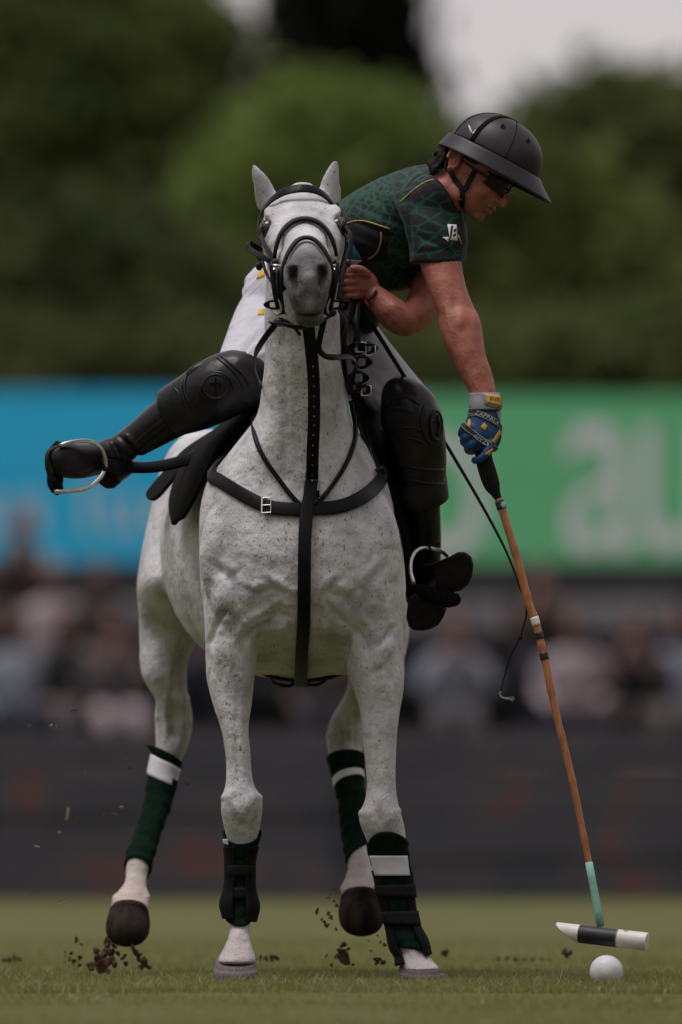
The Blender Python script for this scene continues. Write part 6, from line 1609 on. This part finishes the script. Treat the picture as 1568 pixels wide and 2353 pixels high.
def tree(name, label, base, trunk_h, crown, leaf, n, lm, seed, group, columnar=False, hang=0.0):
    g = np.random.default_rng(seed); root = empty(name, base, label, 'tree', group)
    bx, by, bz = base
    mb = MB(); tube(mb, [(bx, by, bz - .2), (bx + .05, by, bz + trunk_h * .5), (bx - .04, by, bz + trunk_h), (bx, by, bz + trunk_h * 1.6)], [.26, .21, .17, .06], N=10)
    for k in range(7):
        cx, cy, cz, rx, ry, rz = crown[k % len(crown)]
        tube(mb, [(bx, by, bz + trunk_h * g.uniform(.7, 1.2)), ((bx + cx) / 2, (by + cy) / 2, (bz + trunk_h + cz) / 2 + .2), (cx + g.uniform(-.4, .4) * rx, cy + g.uniform(-.4, .4) * ry, cz + g.uniform(-.2, .3) * rz)], [.09, .06, .02], n=3, N=7)
    mb.build('trunk', BK, root)
    # leaves in clumps on and through the lobes of the crown
    P = []
    vol = np.array([c[3] * c[4] * c[5] for c in crown]) ** .67; vol /= vol.sum()
    for c, share in zip(crown, vol):
        m = int(n * share); nc = max(6, m // 55)
        d = g.normal(size=(nc, 3)); d /= np.linalg.norm(d, axis=1, keepdims=True); rad = g.uniform(.35, 1.05, nc) ** .6
        cc = np.array(c[:3]) + d * rad[:, None] * np.array(c[3:])
        i = g.integers(0, nc, m); q = cc[i] + g.normal(size=(m, 3)) * np.array((.20, .20, .15 + hang)) * g.uniform(.5, 1.4, nc)[i][:, None]
        P.append(q)
    P = np.vstack(P); m = len(P)
    u = g.normal(size=(m, 3)); u /= np.linalg.norm(u, axis=1, keepdims=True); w = np.cross(u, g.normal(size=(m, 3))); w /= np.linalg.norm(w, axis=1, keepdims=True)
    if columnar: u = u * .3 + np.array((0, 0, .9))
    sz = leaf * g.uniform(.6, 1.3, m)[:, None]
    V = np.stack([P - u * sz, P + w * sz * .45, P + u * sz, P - w * sz * .45], 1).reshape(-1, 3)
    me = bpy.data.meshes.new('crown'); idx = np.arange(m * 4, dtype=np.int32)
    me.vertices.add(m * 4); me.vertices.foreach_set('co', V.astype(np.float32).ravel()); me.loops.add(m * 4); me.loops.foreach_set('vertex_index', idx)
    me.polygons.add(m); me.polygons.foreach_set('loop_start', (np.arange(m) * 4).astype(np.int32)); me.update(calc_edges=True)
    obj('crown', me, LM[lm], root, smooth=False)
    return root
def T(px, py, y):
    p = at(px, py, y); return p
def lobes(y, spec):
    k = (D0 + y) / D0 / 900.0
    return [(at(px, py, y).x, y + dy, at(px, py, y).z, rx * k, rx * k * .8, rz * k) for px, py, rx, rz, dy in spec]
GT = 'trees behind the banners'
yT = 92
tree('cypress_tree', 'tall near-black cypress rising into the sky at the top', (at(800, 0, 104).x, 104, GZ), 2.0, lobes(104, [(790, -250, 70, 250, 0), (786, -60, 112, 190, 0), (785, 110, 112, 190, 0), (835, 300, 125, 200, 0), (880, 480, 120, 220, .5), (820, 700, 150, 260, 0)]), 0.24, 30000, 'cypress', 31, GT, True)
tree('broadleaf_tree', 'large mid green tree filling the upper left corner', (at(250, 0, yT + 4).x, yT + 4, GZ), 2.6, lobes(yT + 4, [(60, 60, 210, 200, 0), (330, 20, 190, 190, .5), (450, 110, 85, 120, 0), (180, 260, 250, 210, -.5), (420, 310, 150, 160, 0), (-60, 380, 240, 260, 0), (300, 460, 240, 200, 0)]), .17, 17000, 'mid', 33, GT)
tree('broadleaf_tree', 'bright green tree behind the horse head below the cypress', (at(740, 0, yT).x, yT, GZ), 2.2, lobes(yT, [(770, 330, 130, 110, 0), (632, 335, 55, 60, .4), (868, 300, 60, 70, .3), (720, 250, 45, 50, .2), (640, 440, 140, 140, 0), (850, 420, 110, 130, .3), (560, 560, 140, 140, 0), (740, 620, 200, 200, 0), (900, 640, 130, 160, 0)]), .16, 15000, 'bright', 35, GT)
tree('broadleaf_tree', 'dark tree in deep shade low at the left edge', (at(120, 0, yT - 6).x, yT - 6, GZ), 1.6, lobes(yT - 6, [(40, 700, 220, 190, 0), (250, 720, 190, 180, 0), (440, 740, 160, 150, 0), (120, 560, 150, 120, .5), (330, 600, 130, 110, .5)]), .15, 14000, 'dark', 37, GT)
tree('broadleaf_tree', 'bright green tree behind the rider arm and helmet', (at(1200, 0, yT).x, yT, GZ), 1.8, lobes(yT, [(1120, 440, 120, 130, 0), (1040, 560, 110, 140, 0), (1260, 480, 140, 140, 0), (1150, 680, 180, 160, 0), (1330, 640, 170, 170, 0), (1010, 740, 120, 120, 0)]), .16, 14000, 'mid', 39, GT)
tree('broadleaf_tree', 'olive green tree with high crown at the right edge', (at(1470, 0, yT + 5).x, yT + 5, GZ), 2.4, lobes(yT + 5, [(1390, 290, 150, 110, 0), (1520, 260, 150, 120, .5), (1290, 330, 110, 100, 0), (1600, 380, 160, 180, 0), (1430, 430, 170, 150, 0), (1540, 600, 190, 200, 0)]), .16, 14000, 'olive', 41, GT)
tree('broadleaf_tree', 'dark shaded tree low behind the green banner', (at(1400, 0, yT - 7).x, yT - 7, GZ), 1.2, lobes(yT - 7, [(1380, 830, 240, 70, 0), (1130, 840, 190, 60, 0), (1580, 810, 150, 90, 0), (900, 850, 170, 60, 0)]), .14, 9000, 'olive', 43, GT)
tree('broadleaf_tree', 'dark shaded bush row tree behind the blue banner', (at(500, 0, yT - 8).x, yT - 8, GZ), 1.0, lobes(yT - 8, [(120, 850, 240, 70, 0), (420, 850, 210, 70, 0), (660, 850, 170, 70, 0), (-120, 800, 160, 110, 0)]), .14, 8000, 'dark', 45, GT)

# ------------------------------------------------------------------ unseen trees added behind and beside the camera to cut low light
g = np.random.default_rng(77); V = []
m = 24000
az = np.where(np.arange(m) < 15000, g.uniform(R(62), R(298), m), np.where(g.random(m) < .5, g.uniform(R(7), R(62), m), g.uniform(R(298), R(353), m)))   # measured from straight ahead
rad = np.where(np.arange(m) < 15000, g.uniform(41, 49, m), g.uniform(96, 112, m)) + 3 * np.sin(az * 9); hh = (15 + 2.5 * np.sin(az * 23) + 1.5 * np.sin(az * 51)) * g.random(m) ** .8
P = np.stack([np.sin(az) * rad, np.cos(az) * rad, GZ + hh], 1)
u = g.normal(size=(m, 3)); u /= np.linalg.norm(u, axis=1, keepdims=True); w = np.cross(u, g.normal(size=(m, 3))); w /= np.linalg.norm(w, axis=1, keepdims=True)
sz = g.uniform(.5, 1.0, m)[:, None]
V = np.stack([P - u * sz, P + w * sz * .6, P + u * sz, P - w * sz * .6], 1).reshape(-1, 3)
me = bpy.data.meshes.new('light_blocking_trees'); me.vertices.add(m * 4); me.vertices.foreach_set('co', V.astype(np.float32).ravel()); me.loops.add(m * 4); me.loops.foreach_set('vertex_index', np.arange(m * 4, dtype=np.int32))
me.polygons.add(m); me.polygons.foreach_set('loop_start', (np.arange(m) * 4).astype(np.int32)); me.update(calc_edges=True)
wo = obj('light_blocking_trees', me, LM['mid'], None, smooth=False); tag(wo, 'unseen belt of trees added round the field to block low light', 'light_blocking_trees', kind='stuff')
